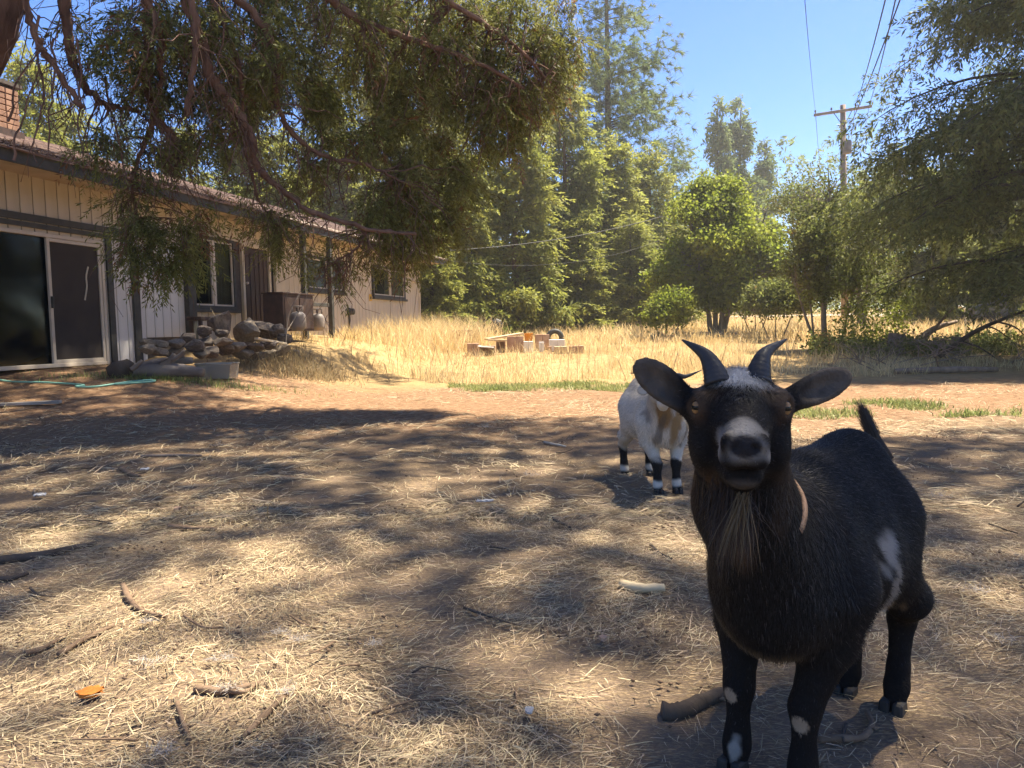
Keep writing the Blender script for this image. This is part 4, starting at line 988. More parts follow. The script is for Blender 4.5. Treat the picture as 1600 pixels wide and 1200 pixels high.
for x, Y, yt, w, kd, lb in ((40, 27, 60, .8, 'young_fir', 'fir right behind the brick chimney'), (110, 30, 150, .9, 'young_fir', 'low fir above the roof right of the chimney'),
                        (190, 36, 165, .8, 'tall_pine', 'sparse pine seen above the roof under the dead limbs'), (285, 33, 190, 1.0, 'incense_cedar', 'cedar above the roof behind the red curved limb'),
                        (400, 36, 100, 1.0, 'incense_cedar', 'tall cedar behind the roof over the front door'), (500, 38, 120, 1.0, 'incense_cedar', 'cedar behind the roof over the two porch posts'),
                        (600, 40, 110, 1.1, 'incense_cedar', 'cedar behind the roof at the far end of the house'), (690, 42, 90, 1.0, 'incense_cedar', 'tall cedar rising beyond the end of the roof')):
    plant_tree(kd, x, Y, yt, lb, GH, wide=w)
GR = 'conifers beyond the driveway'
for x, Y, yt, w, kd, lb in ((1350, 95, 262, .9, 'far_fir', 'tiny distant fir right of the utility pole'), (1390, 80, 250, .9, 'far_fir', 'distant fir half hidden by the big drooping fir'),
                        (1460, 34, 250, 1.3, 'young_fir', 'shaded fir right of the pale driveway'), (1540, 36, 220, 1.3, 'young_fir', 'shaded fir behind the dark parked car'), (1620, 33, 200, 1.3, 'young_fir', 'shaded fir at the right edge behind the car')):
    plant_tree(kd, x, Y, yt, lb, GR, wide=w)
GO = 'firs along the right side of the yard'
for i, (x, y, hgt) in enumerate(((15, 13, 9), (19, 17, 11), (22, 22, 10), (14, 8, 8))):
    z0 = float(g(x, y)); r = thing('young_fir', 'fir standing outside the picture on the right side of the yard', 'tree', (x, y, z0), GO, i * 1.7)
    for nm, me in zip(('trunk', 'crown'), SP['young_fir']): o = link(nm, me, r); o.scale = (1.1, 1.1, hgt / 10)
# a far wood that reads as one mass
S = Soup(); n = 9000; px = rng.random(n) * 2100 - 250; Y = 72 + 25 * rng.random(n); X = (px - 800) / FPX * Y
top = 10 + 6 * vnoise(X, Y * .2, .22) + 5 * vnoise(X, Y * .2, .06); zz = rng.random(n) ** .8 * top
S.add(bake(T_far, np.stack([X, Y, g(X, Y) + zz], 1), rng.random(n) * 6.28, .3 + .4 * rng.normal(size=n), rng.normal(size=n) * .5, .8 + .7 * rng.random(n)))
tag(link('far_wood', S.mesh('far_wood', M['conifer_blue'])), kind='stuff')

# ---- broadleaf trees -------------------------------------------------
def broadleaf(name, label, foot, lobes, stems, leaf, bark, size, nper, ncl, twr=.02, clR=.35):
    foot = np.asarray(foot, float); r = thing(name, label, 'tree', foot); mb = MB()
    for st in stems:
        c = curve_pts([np.asarray(q[0]) - foot for q in st], 8); rr = np.interp(np.linspace(0, 1, len(c)), np.linspace(0, 1, len(st)), [q[1] for q in st]); mb.tube(c, rr, 8, jit=.04)
    allp = np.concatenate(mb.V)
    S = Soup(); tm = [leaf_cluster(nper, clR, size) for _ in range(6)]; P0, P1 = [], []
    for (c, rad, w) in lobes:
        c = np.asarray(c) - foot; m = int(ncl * w); d = rng.normal(size=(m, 3)); d /= np.linalg.norm(d, axis=1)[:, None]
        p = c + d * (rng.random(m) ** .42)[:, None] * np.asarray(rad) * (.72 + .55 * vnoise(d[:, 0] * 2 + c[0] * 3 + 20, d[:, 2] * 2 + d[:, 1] + 20, 1.6))[:, None]
        S.add(bake(tm, p, rng.random(m) * 6.28, rng.normal(size=m) * .5, rng.normal(size=m) * .5, .7 + .6 * rng.random(m)))
        kk = rng.random(m) < .30; pp = p[kk]; P1.append(pp)
        near = allp[rng.integers(len(allp), size=(len(pp), 60))]; dd = np.linalg.norm(near - pp[:, None], axis=2) + np.where(near[:, :, 2] > pp[:, None, 2] , .8, 0); P0.append(near[np.arange(len(pp)), dd.argmin(1)])
    P0 = np.concatenate(P0); P1 = np.concatenate(P1); q = np.linspace(0, 1, 4)[None, :, None]
    path = P0[:, None] * (1 - q) + P1[:, None] * q + np.stack([np.zeros_like(q[..., 0]), np.zeros_like(q[..., 0]), (q * (1 - q))[..., 0] * .25], -1)
    tv, tf = tubes_np(path, np.full((len(P0), 4), twr) * np.array([1, .8, .5, .25]), 4)
    V = np.concatenate([allp, tv]); quads = np.array([f for f in mb.F if len(f) == 4]); F = np.concatenate([quads, tf + len(allp)])
    link('trunk', np_mesh(name + '_trunk', V, F, bark, smooth=True), r); link('crown', S.mesh(name + '_crown', leaf), r)
    return r
Ym = 27; G3 = lambda px, Y: np.array([P(px, 500, Y)[0], Y, float(g(P(px, 500, Y)[0], Y))])
f = G3(1118, Ym)
def lobes_in(c, R, n, r0, r1, w):
    out = []
    for _ in range(n):
        d = unit(rng.normal(size=3)) * rng.random() ** .4; out.append((np.asarray(c) + d * np.asarray(R), tuple(np.array([1, 1, .8]) * (r0 + (r1 - r0) * rng.random())), w))
    return out
broadleaf('maple_tree', 'bright green bushy maple in the sun in front of the twin firs', f,
          lobes_in(P(1122, 385, Ym), (1.9, 1.7, 2.2), 46, .38, .75, .085) + lobes_in(P(1125, 320, Ym), (1.2, 1.0, .9), 12, .3, .5, .05) + lobes_in(P(1065, 430, Ym), (1.0, 1.0, .7), 9, .3, .6, .06) + lobes_in(P(1120, 462, Ym), (1.8, 1.3, .5), 20, .3, .55, .06) + lobes_in(P(1190, 420, Ym), (.8, 1.0, .9), 9, .3, .6, .06),
          [[(f + np.array([dx, 0, -.1]), .11), (P(1118 + k * 14, 470, Ym), .08), (P(1118 + k * 34, 390, Ym), .05), (P(1118 + k * 44, 330, Ym), .02)] for k, dx in ((-1, -.15), (0, 0), (1, .15), (1.8, .25))],
          M['maple_leaf'], M['bark_grey'], .13, 12, 780, clR=.30)
Yp = 20; f = G3(1290, Yp)
broadleaf('pear_tree', 'thin airy fruit tree with small leaves between the maple and the driveway', f,
          lobes_in(P(1290, 385, Yp), (1.35, 1.1, 1.3), 44, .22, .45, .075) + lobes_in(P(1330, 440, Yp), (1.2, 1.0, .7), 14, .2, .4, .06) + lobes_in(P(1250, 420, Yp), (.6, .8, .8), 10, .2, .4, .06) + [(P(1292, 275, Yp), (.18, .2, .5), .04), (P(1262, 272, Yp), (.14, .2, .45), .03), (P(1336, 268, Yp), (.16, .2, .45), .03), (P(1310, 300, Yp), (.3, .3, .4), .06)],
          [[(f + np.array([0, 0, -.1]), .085), (P(1287, 480, Yp), .07), (P(1291, 400, Yp), .045), (P(1297, 300, Yp), .015)], [(f + np.array([-.1, 0, -.1]), .05), (P(1262, 505, Yp), .04), (P(1242, 440, Yp), .02)],
           [(f + np.array([.4, .1, -.1]), .03), (P(1330, 470, Yp), .025), (P(1345, 400, Yp), .015)], [(f + np.array([-.3, .1, -.1]), .045), (P(1270, 510, Yp), .03), (P(1255, 380, Yp), .015)]],
          M['pear_leaf'], M['bark_grey'], .075, 9, 620, twr=.011, clR=.26)
f = G3(1345, 30)
broadleaf('mimosa_tree', 'mimosa with orange tinted blossom clusters behind the thin fruit tree', f,
          [(P(1250, 310, 30), (1.5, 1.2, .7), .7), (P(1320, 330, 30), (1.7, 1.2, .9), .8), (P(1390, 330, 30), (1.4, 1.2, 1.2), .8), (P(1330, 400, 30), (2.2, 1.4, 1.2), 1.0), (P(1380, 290, 30), (1.0, 1.0, .6), .3)],
          [[(f + np.array([0, 0, -.1]), .12), (P(1340, 440, 30), .09), (P(1320, 370, 30), .05), (P(1290, 320, 30), .02)], [(f + np.array([.1, 0, 0]), .10), (P(1360, 420, 30), .06), (P(1390, 330, 30), .02)]],
          M['pear_leaf'], M['bark_grey'], .10, 11, 560, clR=.35)

for px, Y, yy, w_, lb in ((1042, 25, 478, .8, 'low leafy shrub touching the left foot of the maple'), (1212, 24, 470, .9, 'leafy shrub filling the gap between the maple and the fruit tree'), (1180, 29, 470, .9, 'shrub half hidden behind the right side of the maple')):
    f = G3(px, Y); broadleaf('shrub', lb, f, lobes_in(P(px, yy, Y), (w_, w_ * .8, .55), 20, .2, .42, .05), [[(f + np.array([k * .15, 0, -.1]), .03), (f + np.array([k * .4, 0, .5]), .02), (f + np.array([k * .6, 0, 1.0]), .008)] for k in (-1, 0, 1)], M['maple_leaf' if px < 1100 else 'pear_leaf'], M['bark_grey'], .10, 10, 1000, clR=.24)
n = 2600; px = 560 + 1000 * rng.random(n); Y = 54 + 7 * rng.random(n); X = (px - 800) / FPX * Y; hh_ = (.6 + 3.2 * vnoise(X, Y * .3, .35)) * rng.random(n) ** .8
VF = bake([leaf_cluster(10, .55, .22) for _ in range(4)], np.stack([X, Y, g(X, Y) + hh_], 1), rng.random(n) * 6.28, rng.normal(size=n) * .5, rng.normal(size=n) * .5, .8 + .6 * rng.random(n))
tag(link('roadside_scrub', np_mesh('roadside_scrub', VF[0], VF[1], M['pear_leaf'])), kind='stuff')

# ---- the big drooping fir on the right --------------------------------
def drooping_fir():
    Y0 = 16.5; fx_ = P(1640, 500, Y0); foot = np.array([fx_[0], Y0, float(g(fx_[0], Y0))]); r = thing('drooping_fir', 'big fir with drooping dark boughs filling the right edge', 'tree', foot)
    mb = MB(); tz = np.linspace(0, 1, 10); mb.tube(np.stack([0 * tz, 0 * tz, tz * 17.5 - .2], 1), .34 * (1 - .85 * tz), 10, jit=.05)
    nb = 230; h = 2.1 + 14.0 * rng.random(nb) ** 1.1; yaw = rng.random(nb) * 6.28
    rr = (4.25 - .10 * np.abs(h - 4.6) ** 1.3).clip(.6) * (.55 + .55 * rng.random(nb)); q = np.linspace(0, 1, 8)
    path = np.zeros((nb, 8, 3)); path[:, :, 0] = np.cos(yaw)[:, None] * rr[:, None] * q; path[:, :, 1] = np.sin(yaw)[:, None] * rr[:, None] * q
    path[:, :, 2] = h[:, None] + rr[:, None] * (.22 * q - .42 * q ** 2.2)
    tv, tf = tubes_np(path, (.012 + .009 * rr)[:, None] * (1.1 - q)[None], 5)
    tm = [spray(19, .70, .18, .036, .40, .8, .30, .15) for _ in range(5)]
    n = 11500; bi = rng.choice(nb, n, p=rr / rr.sum()); u = .12 + .88 * rng.random(n) ** .75; sg = u * 7; i0 = np.minimum(sg.astype(int), 6); fr = (sg - i0)[:, None]
    pos = path[bi, i0] * (1 - fr) + path[bi, i0 + 1] * fr + rng.normal(size=(n, 3)) * np.array([.2, .2, .10]); pos[:, 2] -= .12 * rng.random(n)
    VF = bake(tm, pos, yaw[bi] + rng.normal(size=n) * .9, .50 + rng.normal(size=n) * .45, rng.normal(size=n) * .6, .7 + .55 * rng.random(n))
    link('crown', np_mesh('drooping_fir_crown', VF[0], VF[1], M['fir_leaf']), r)
    nd = 60; b2 = rng.integers(nb, size=nd); p0 = path[b2, 3] ; dz = rng.normal(size=(nd, 3)) * np.array([.5, .5, .15]) - np.array([0, 0, .5]); qq = np.linspace(0, 1, 5)[None, :, None]
    pd = p0[:, None] + dz[:, None] * qq + rng.normal(size=(nd, 5, 3)) * .03
    dv, df = tubes_np(pd, np.full((nd, 5), .007) * np.array([1, .9, .7, .5, .3]), 4)
    V0_ = np.concatenate(mb.V); quads = np.array([f for f in mb.F if len(f) == 4])
    link('trunk', np_mesh('drooping_fir_trunk', np.concatenate([V0_, tv, dv]), np.concatenate([quads, tf + len(V0_), df + len(V0_) + len(tv)]), M['bark_dark'], smooth=True), r)
    return r
fir_r = drooping_fir()

# ---- the big cedar overhead --------------------------------------------
ck = P(-60, 300, 6.2); cfoot = np.array([ck[0] - 1.0, 6.2, float(g(ck[0] - 1.0, 6.2))])
cedar = thing('big_cedar', 'huge cedar with red bark whose drooping limbs hang over the yard and roof', 'tree', cfoot)
tp = curve_pts([cfoot + np.array([-.15, 0, -.2]), cfoot + np.array([.05, 0, 1.0]), P(-125, 190, 6.2), P(-42, 0, 6.2), P(0, -160, 6.2), P(20, -420, 6.2), P(30, -800, 6.2)], 8) - cfoot
MB().tube(tp, np.interp(np.linspace(0, 1, len(tp)), [0, .1, .3, .6, 1], [.62, .46, .36, .34, .20]), 22, jit=.045).build('trunk', M['bark_red'], cedar, smooth=True)
limb_px = [   # (pixel path, depth start, depth end, radius start, radius end)
    ([(190, -260), (270, -60), (307, 45), (330, 120), (360, 161), (390, 210), (401, 259), (431, 289), (487, 330), (574, 356), (650, 366)], 6.4, 8.0, .060, .018),
    ([(60, -200), (95, -40), (103, 30), (113, 94), (139, 142), (172, 166), (215, 172)], 6.3, 7.0, .06, .02),
    ([(100, -220), (220, -40), (232, 60), (232, 140), (250, 190), (280, 225), (283, 245)], 6.5, 7.4, .055, .03),
    ([(30, -60), (42, 20), (62, 70), (90, 112), (127, 167)], 6.0, 6.3, .032, .022),
    ([(250, -160), (330, -40), (395, 20), (430, 80), (432, 150), (450, 200), (500, 240), (580, 260), (640, 290)], 6.6, 8.2, .045, .014),
    ([(280, -100), (306, 30), (303, 100), (291, 180)], 6.3, 6.6, .030, .022),
    ([(180, -200), (340, -120), (470, -40), (560, 30), (640, 60), (740, 95), (820, 140)], 6.6, 8.4, .06, .016),
    ([(150, -120), (240, 20), (250, 120), (235, 200), (210, 270), (215, 340), (250, 380)], 6.4, 7.6, .035, .012),
    ([(300, -60), (370, 90), (380, 200), (400, 300), (430, 350)], 6.7, 8.2, .03, .01),
    ([(574, 356), (560, 385), (530, 405), (505, 410)], 8.0, 8.2, .016, .006),
    ([(330, -160), (560, -80), (680, -10), (790, 60), (860, 130)], 6.8, 8.6, .05, .014),
]
limb_pts = []
for path, y0, y1, r0, r1 in limb_px:
    m = len(path); pts = np.array([P(x, y, y0 + (y1 - y0) * i / (m - 1)) for i, (x, y) in enumerate(path)])
    c = curve_pts(pts, 8); c += rng.normal(size=c.shape) * .008
    MB().tube(c - cfoot, np.linspace(r0, r1, len(c)) * (1 + .08 * rng.normal(size=len(c))), 9, jit=.10).build('limb', M['bark_red'], cedar, smooth=True); limb_pts.append(c)
# unseen limbs added high above to go with the shading crown
for k in range(9):
    a = -.9 + k * .36; L_ = 4.5 + 2.0 * rng.random(); h = 5.0 + 3.0 * rng.random(); q = np.linspace(0, 1, 9)[:, None]
    c = cfoot + np.array([.3, .1, h]) + q * np.array([math.cos(a), math.sin(a), .15]) * L_ + np.array([0, 0, .5]) * q * (1 - q) + rng.normal(size=(9, 3)) * .04
    MB().tube(c - cfoot, np.linspace(.12, .025, 9), 7, jit=.05).build('limb', M['bark_red'], cedar, smooth=True)
limb_all = np.concatenate(limb_pts)
T_ced = [spray(26, .36, .085, .0115, .35, .72, .22, .12) for _ in range(8)]
clusters = [  # px, py, Y, rx px, ry px, rY m, sprays
    (480, 40, 8.2, 260, 95, 1.1, 2100), (720, 40, 8.8, 170, 95, .9, 1700), (800, 110, 8.9, 100, 80, .6, 800), (640, 165, 8.6, 170, 85, .8, 1300), (770, 190, 8.9, 70, 60, .5, 380),
    (560, 260, 8.4, 110, 70, .6, 280), (680, 275, 8.6, 80, 70, .5, 560), (660, 350, 8.6, 70, 52, .45, 430), (600, 385, 8.5, 40, 28, .3, 130),
    (300, 70, 7.2, 170, 90, .9, 1100), (400, 150, 7.8, 130, 80, .7, 430), (215, 100, 7.0, 80, 70, .6, 300), (320, 215, 7.5, 100, 55, .6, 230), (460, 240, 8.2, 80, 70, .5, 110),
    (195, 215, 7.1, 60, 40, .4, 120), (160, 225, 7.2, 40, 25, .3, 30),
    (215, 330, 7.4, 48, 42, .35, 230), (250, 372, 7.5, 66, 40, .35, 520), (300, 335, 7.5, 40, 40, .3, 210), (262, 405, 7.5, 36, 24, .25, 170), (215, 290, 7.3, 50, 18, .3, 40),
    (435, 355, 8.2, 46, 36, .3, 260), (410, 318, 8.1, 40, 36, .3, 150), (460, 385, 8.2, 26, 18, .2, 60), (528, 410, 8.3, 26, 24, .2, 110), (600, 320, 8.4, 50, 40, .4, 220), (540, 372, 8.3, 30, 18, .2, 50),
    (860, 40, 9.0, 55, 70, .4, 300),
]
S = Soup(); SDead = Soup(); tw0, tw1 = [], []
for (px, py, Y, rx, ry, rY, n) in clusters:
    n = int(n * (.30 if (py > 290 and px < 545) else .62))
    c = P(px, py, Y); k = Y / FPX; d = rng.normal(size=(n, 3)); d /= np.linalg.norm(d, axis=1)[:, None]
    p = c + d * (rng.random(n) ** .40)[:, None] * np.array([rx * k, rY, ry * k])
    # clumps: pull towards random centres so that gaps stay open
    cc = p[rng.integers(n, size=max(6, n // 24))]; j = ((p[:, None] - cc[None]) ** 2).sum(2).argmin(1); p = p * .42 + cc[j] * .58
    yw = rng.random(n) * 6.28; pt = .55 + rng.normal(size=n) * .42
    dead = rng.random(n) < .07
    for sel, so in ((~dead, S), (dead, SDead)):
        if sel.sum(): so.add(bake(T_ced, p[sel], yw[sel], pt[sel], rng.normal(size=sel.sum()) * .5, .75 + .6 * rng.random(sel.sum())))
    s_ = cc; tw1.append(s_); dd = ((s_[:, None] - limb_all[None, ::2]) ** 2).sum(2) + np.where(limb_all[None, ::2, 2] < s_[:, None, 2], .6, 0); tw0.append(limb_all[::2][dd.argmin(1)])
link('crown', np_mesh('cedar_crown', np.concatenate(S.V) - cfoot, np.concatenate(S.F), M['cedar_leaf']), cedar)
link('dead_foliage', np_mesh('cedar_dead', np.concatenate(SDead.V) - cfoot, np.concatenate(SDead.F), M['cedar_dead']), cedar)
def twig_paths(a, b, sag=.12, m=6, wig=.03):
    q = np.linspace(0, 1, m)[None, :, None]; p = a[:, None] * (1 - q) + b[:, None] * q
    L_ = np.linalg.norm(b - a, axis=1)[:, None, None]; p[:, :, 2] += (.22 * L_ * q * (1 - q))[..., 0] * 1.2
    return p + rng.normal(size=p.shape) * wig * np.minimum(L_, 1) * (q > 0)
a = np.concatenate(tw0); b = np.concatenate(tw1); ln = np.linalg.norm(b - a, axis=1); k = ln < 2.2; a, b, ln = a[k], b[k], ln[k]
p1 = twig_paths(a, b); v1_, f1_ = tubes_np(p1, (.005 + .006 * np.minimum(ln, 1.5))[:, None] * np.linspace(1, .4, 6)[None], 5)
# bare hanging twigs, many of them in the upper left
i = rng.integers(len(limb_all), size=560); a = limb_all[i]; sel = a[:, 2] > 1.2; a = a[sel]; n = len(a)
b = a + np.stack([rng.normal(size=n) * .28, rng.normal(size=n) * .25, -.25 - .75 * rng.random(n)], 1)
p2 = twig_paths(a, b, wig=.06); v2_, f2_ = tubes_np(p2, np.full((n, 6), .0055) * np.linspace(1, .3, 6)[None] * (.6 + .8 * rng.random(n))[:, None], 4)
tw = [([(118, 60), (118, 160), (125, 240)], 6.3), ([(63, 20), (58, 120), (50, 200), (54, 250)], 6.1), ([(82, 60), (82, 150), (80, 240)], 6.2), ([(165, 120), (180, 200), (200, 270), (218, 290)], 6.8), ([(240, 20), (235, 75), (215, 150), (190, 162)], 6.5), ([(350, 40), (345, 110), (300, 190)], 6.8), ([(10, 190), (30, 130), (90, 60)], 6.1), ([(25, 250), (35, 200), (60, 100)], 6.1)]
ex = [curve_pts([P(x, y, Y) for x, y in c], 6) for c, Y in tw]; mb = MB()
for c in ex: mb.tube(c + np.cumsum(rng.normal(size=c.shape) * .012, axis=0), np.linspace(.011, .004, len(c)), 5)
V3 = np.concatenate(mb.V); F3 = np.array([f for f in mb.F if len(f) == 4])
link('twig', np_mesh('cedar_twigs', np.concatenate([v1_, v2_, V3]) - cfoot, np.concatenate([f1_, f2_ + len(v1_), F3 + len(v1_) + len(v2_)]), M['bark_red'], smooth=True), cedar)

yf = np.array([7.2, 3.6, float(g(7.2, 3.6))]); yard_fir = thing('yard_fir', 'fir added outside the picture on the right to shade the goats', 'tree', yf)  # unseen fir, added to hold the shading sprays on this side
MB().tube([(0, 0, -.2), (0, 0, 8), (0, 0, 19)], [.38, .28, .05], 10, jit=.05).build('trunk', M['bark_dark'], yard_fir, smooth=True)
# unseen sprays added above the frame to shade the yard, with open gaps that let the sun through
def in_mask(px_list, x, y):
    """union of soft ground ellipses given by pixel centre and pixel radii"""
    m = np.full(len(x), -1.0)
    for (px, py, rx, ry) in px_list:
        c = Pg(px, py); ex_ = abs(Pg(px + rx, py)[0] - c[0]); ey = max(abs(Pg(px, py - ry)[1] - c[1]), .12)
        m = np.maximum(m, 1 - (((x - c[0]) / ex_) ** 2 + ((y - c[1]) / ey) ** 2))
    return m
GAPS = [(90, 835, 120, 26), (260, 890, 130, 36), (420, 900, 110, 45), (200, 960, 260, 45), (330, 1060, 330, 60), (90, 1150, 190, 60), (420, 1120, 160, 60), (650, 755, 95, 18), (780, 740, 40, 12), (1000, 838, 75, 24),
        (1465, 782, 48, 12), (1500, 890, 60, 12), (590, 1010, 50, 30)]
TS = [spray(17, .55, .20, .036, .4, .8, .4, .2) for _ in range(5)]
n = 23000; x = -8.5 + 16.5 * rng.random(n); y = -3.0 + 16.2 * rng.random(n)
edge = np.interp((x / np.maximum(y, .5)) * FPX + 800, [180, 300, 430, 620, 760, 900, 1000, 1250, 1400, 1600, 1900], [13.2, 9.3, 8.4, 7.9, 8.0, 7.4, 6.6, 5.8, 6.1, 6.3, 6.3]) + .25 * (vnoise(x, y, 1.2) - .5)
keep = (y < edge) & (in_mask(GAPS, x, y) < .02 - .25 * (vnoise(x, y, 2.5) - .5)); keep &= (vnoise(x, y, 1.7) * .5 + vnoise(x, y, 4.5) * .5 > .27) | (y > 4.2)
for zz_ in (3.8, 4.8):                # where the hanging boughs already throw their shade
    sx_ = x + TO_SUN[0] / TO_SUN[2] * zz_; sy_ = y + TO_SUN[1] / TO_SUN[2] * zz_
    keep &= ~((sx_ > -1.6) & (sx_ < .7) & (sy_ > 8.0) & (sy_ < 9.9))
x, y = x[keep], y[keep]; n = len(x); z = 11.5 + 5.0 * rng.random(n)
p = np.stack([x, y, 0 * x], 1) + TO_SUN / TO_SUN[2] * z[:, None]
pc = (p - CAM); vis = (pc[:, 2] / np.maximum(pc[:, 1], .1)) < .46; p = p[~(vis & (p[:, 1] > 0))]; n = len(p)
east = p[:, 0] > 4.5
for sel, par, nm in ((~east, cedar, 'added_shade_crown'), (east, yard_fir, 'yard_fir_crown')):
    VF = bake(TS, p[sel], rng.random(sel.sum()) * 6.28, .2 + rng.normal(size=sel.sum()) * .4, rng.normal(size=sel.sum()) * .5, .7 + .4 * rng.random(sel.sum()))
    link('crown', np_mesh(nm, VF[0] - np.array(par.location), VF[1], M['cedar_leaf'] if par is cedar else M['fir_leaf']), par)
# boughs farther out, over the ground before the rocks; seen as the sunlit right end of the crown
n = 2300; q = np.array([Pg(a, b) for a, b in zip(180 + 550 * rng.random(160), 528 + 75 * rng.random(160))]); q = q[(q[:, 1] < 16) & (q[:, 1] > 9.8)]
q = q[rng.integers(len(q), size=n)] + rng.normal(size=(n, 3)) * .12; dap = vnoise(q[:, 0], q[:, 1], 1.5) > .30; q = q[dap]; n = len(q)
zz = 4.6 + 4.4 * rng.random(n); p = q + TO_SUN / TO_SUN[2] * zz[:, None]
sp_ = (p - CAM); px_ = 800 + FPX * sp_[:, 0] / sp_[:, 1]; py_ = 512 - FPX * sp_[:, 2] / sp_[:, 1]
ok = ~((px_ > 880) & (py_ > -30)) & ~((py_ > 200) & (px_ > 740)) & ~((px_ < 480) & (py_ > 180)); p = p[ok]; n = len(p)
VF = bake(T_ced, p, rng.random(n) * 6.28, .5 + rng.normal(size=n) * .4, rng.normal(size=n) * .5, 1.3 + .8 * rng.random(n))
link('crown', np_mesh('cedar_outer_crown', VF[0] - cfoot, VF[1], M['cedar_leaf']), cedar)
# ------------------------------------------------------------------ road and driveway (sheets just above the ground)
M['gravel'] = material('gravel', (0.30, 0.27, 0.24), (0.44, 0.40, 0.36), 3, 0.95, bump=0.01, bscale=30)
def strip(name, pts, w, lift):
    c = curve_pts(pts, 10); T = np.gradient(c, axis=0); T /= np.linalg.norm(T, axis=1)[:, None]; nrm = np.stack([-T[:, 1], T[:, 0]], 1)
    V = []
    for k in (-.5, -.17, .17, .5): q = c[:, :2] + nrm * w * k; V.append(np.stack([q[:, 0], q[:, 1], g(q[:, 0], q[:, 1]) + lift + .03 * (1 - abs(k) * 2)], 1))
    V = np.stack(V, 1).reshape(-1, 3); i = (np.arange(len(c) - 1)[:, None] * 4 + np.arange(3)[None]).ravel()
    return tag(link(name, np_mesh(name, V, np.stack([i, i + 1, i + 5, i + 4], 1), M['gravel'], smooth=True)), kind='structure')
def XY(px, Y): return np.array([P(px, 505, Y)[0], Y])
strip('driveway', [XY(1408, 44), XY(1428, 56), XY(1435, 75), XY(1436, 110)], 3.6, .06)
strip('road', [XY(300, 49), XY(800, 49.5), XY(1150, 51), XY(1500, 53), XY(1900, 58)], 3.6, .04)

# ------------------------------------------------------------------ rocks by the porch
M['rock'] = material('rock', (0.07, 0.055, 0.045), (0.16, 0.125, 0.10), 5, 0.9, bump=0.015, bscale=18, c3=(0.20, 0.165, 0.13), s3=3)
M['rock_tan'] = material('rock_tan', (0.14, 0.11, 0.08), (0.26, 0.21, 0.155), 5, 0.9, bump=0.015, bscale=18, c3=(0.15, 0.12, 0.09), s3=3)
def rock_mesh(seed, mat, sharp=1.0):
    r = np.random.default_rng(seed); bm = bmesh.new(); bmesh.ops.create_icosphere(bm, subdivisions=2, radius=1.0)
    cuts = [(unit(r.normal(size=3)), .48 + .26 * r.random()) for _ in range(12)]
    for v in bm.verts:
        p = np.array(v.co)
        for n_, d_ in cuts:
            e = p @ n_ - d_
            if e > 0: p = p - n_ * e * .98 * sharp
        v.co = p * (1 + .05 * r.normal() * .5)
    me = bpy.data.meshes.new('rock'); bm.to_mesh(me); bm.free(); me.materials.append(mat); return me
RM = [rock_mesh(k, M['rock'] if k % 3 else M['rock_tan']) for k in range(9)]
RB = rock_mesh(40, M['rock_tan']); RD = rock_mesh(41, M['rock']); RS = rock_mesh(42, M['rock'])
def off_pt(px, py, off):
    u_, z_ = Wuz(px, py, off); return Wp(u_, off, z_)
M['soil'] = material('soil', (0.075, 0.055, 0.04), (0.14, 0.105, 0.078), 6, 0.95, bump=.02, bscale=25)
def rock(px, py, rx, ry, off, me, label, group='rocks piled in front of the porch', dep=1.0, tilt=0.0):
    p = off_pt(px, py, off); k = p[1] / FPX; o = link('rock', me, None, p); o.scale = (rx * k * 1.1, rx * k * dep, ry * k); o.rotation_euler = (rng.normal() * .15, tilt, rng.random() * .6 - .3)
    return tag(o, label, 'rock', group)
rock(345, 506, 21, 26, 1.35, RD, 'dark pointed rock standing highest in the pile under the window')
rock(385, 516, 25, 26, 1.35, RB, 'big tan block of rock in the pile before the front door')
rock(416, 513, 32, 17, 1.30, RS, 'grey slab of rock leaning at the right top of the pile', tilt=.25)
LOW = 'rough brown rock low in the pile in front of the porch'
for (px, py, rx, ry) in ((228, 545, 13, 9), (232, 535, 12, 7), (252, 538, 15, 8), (250, 550, 14, 9), (272, 536, 14, 8), (274, 549, 15, 10), (296, 528, 15, 9), (300, 542, 16, 11), (318, 520, 14, 9), (322, 536, 17, 9), (330, 550, 18, 10),
                         (345, 534, 18, 8), (352, 547, 16, 11), (366, 541, 16, 9), (376, 552, 18, 10), (395, 544, 18, 9), (402, 555, 16, 9), (418, 541, 17, 8), (422, 553, 16, 9), (440, 545, 13, 11), (443, 530, 13, 11), (345, 521, 12, 6), (312, 553, 14, 8), (458, 553, 12, 8), (436, 515, 11, 10)):
    rock(px, py, rx * 1.12, ry * 1.3, 1.7 + .35 * rng.random() + (py - 540) * .006, RM[rng.integers(len(RM))], LOW, dep=.9)
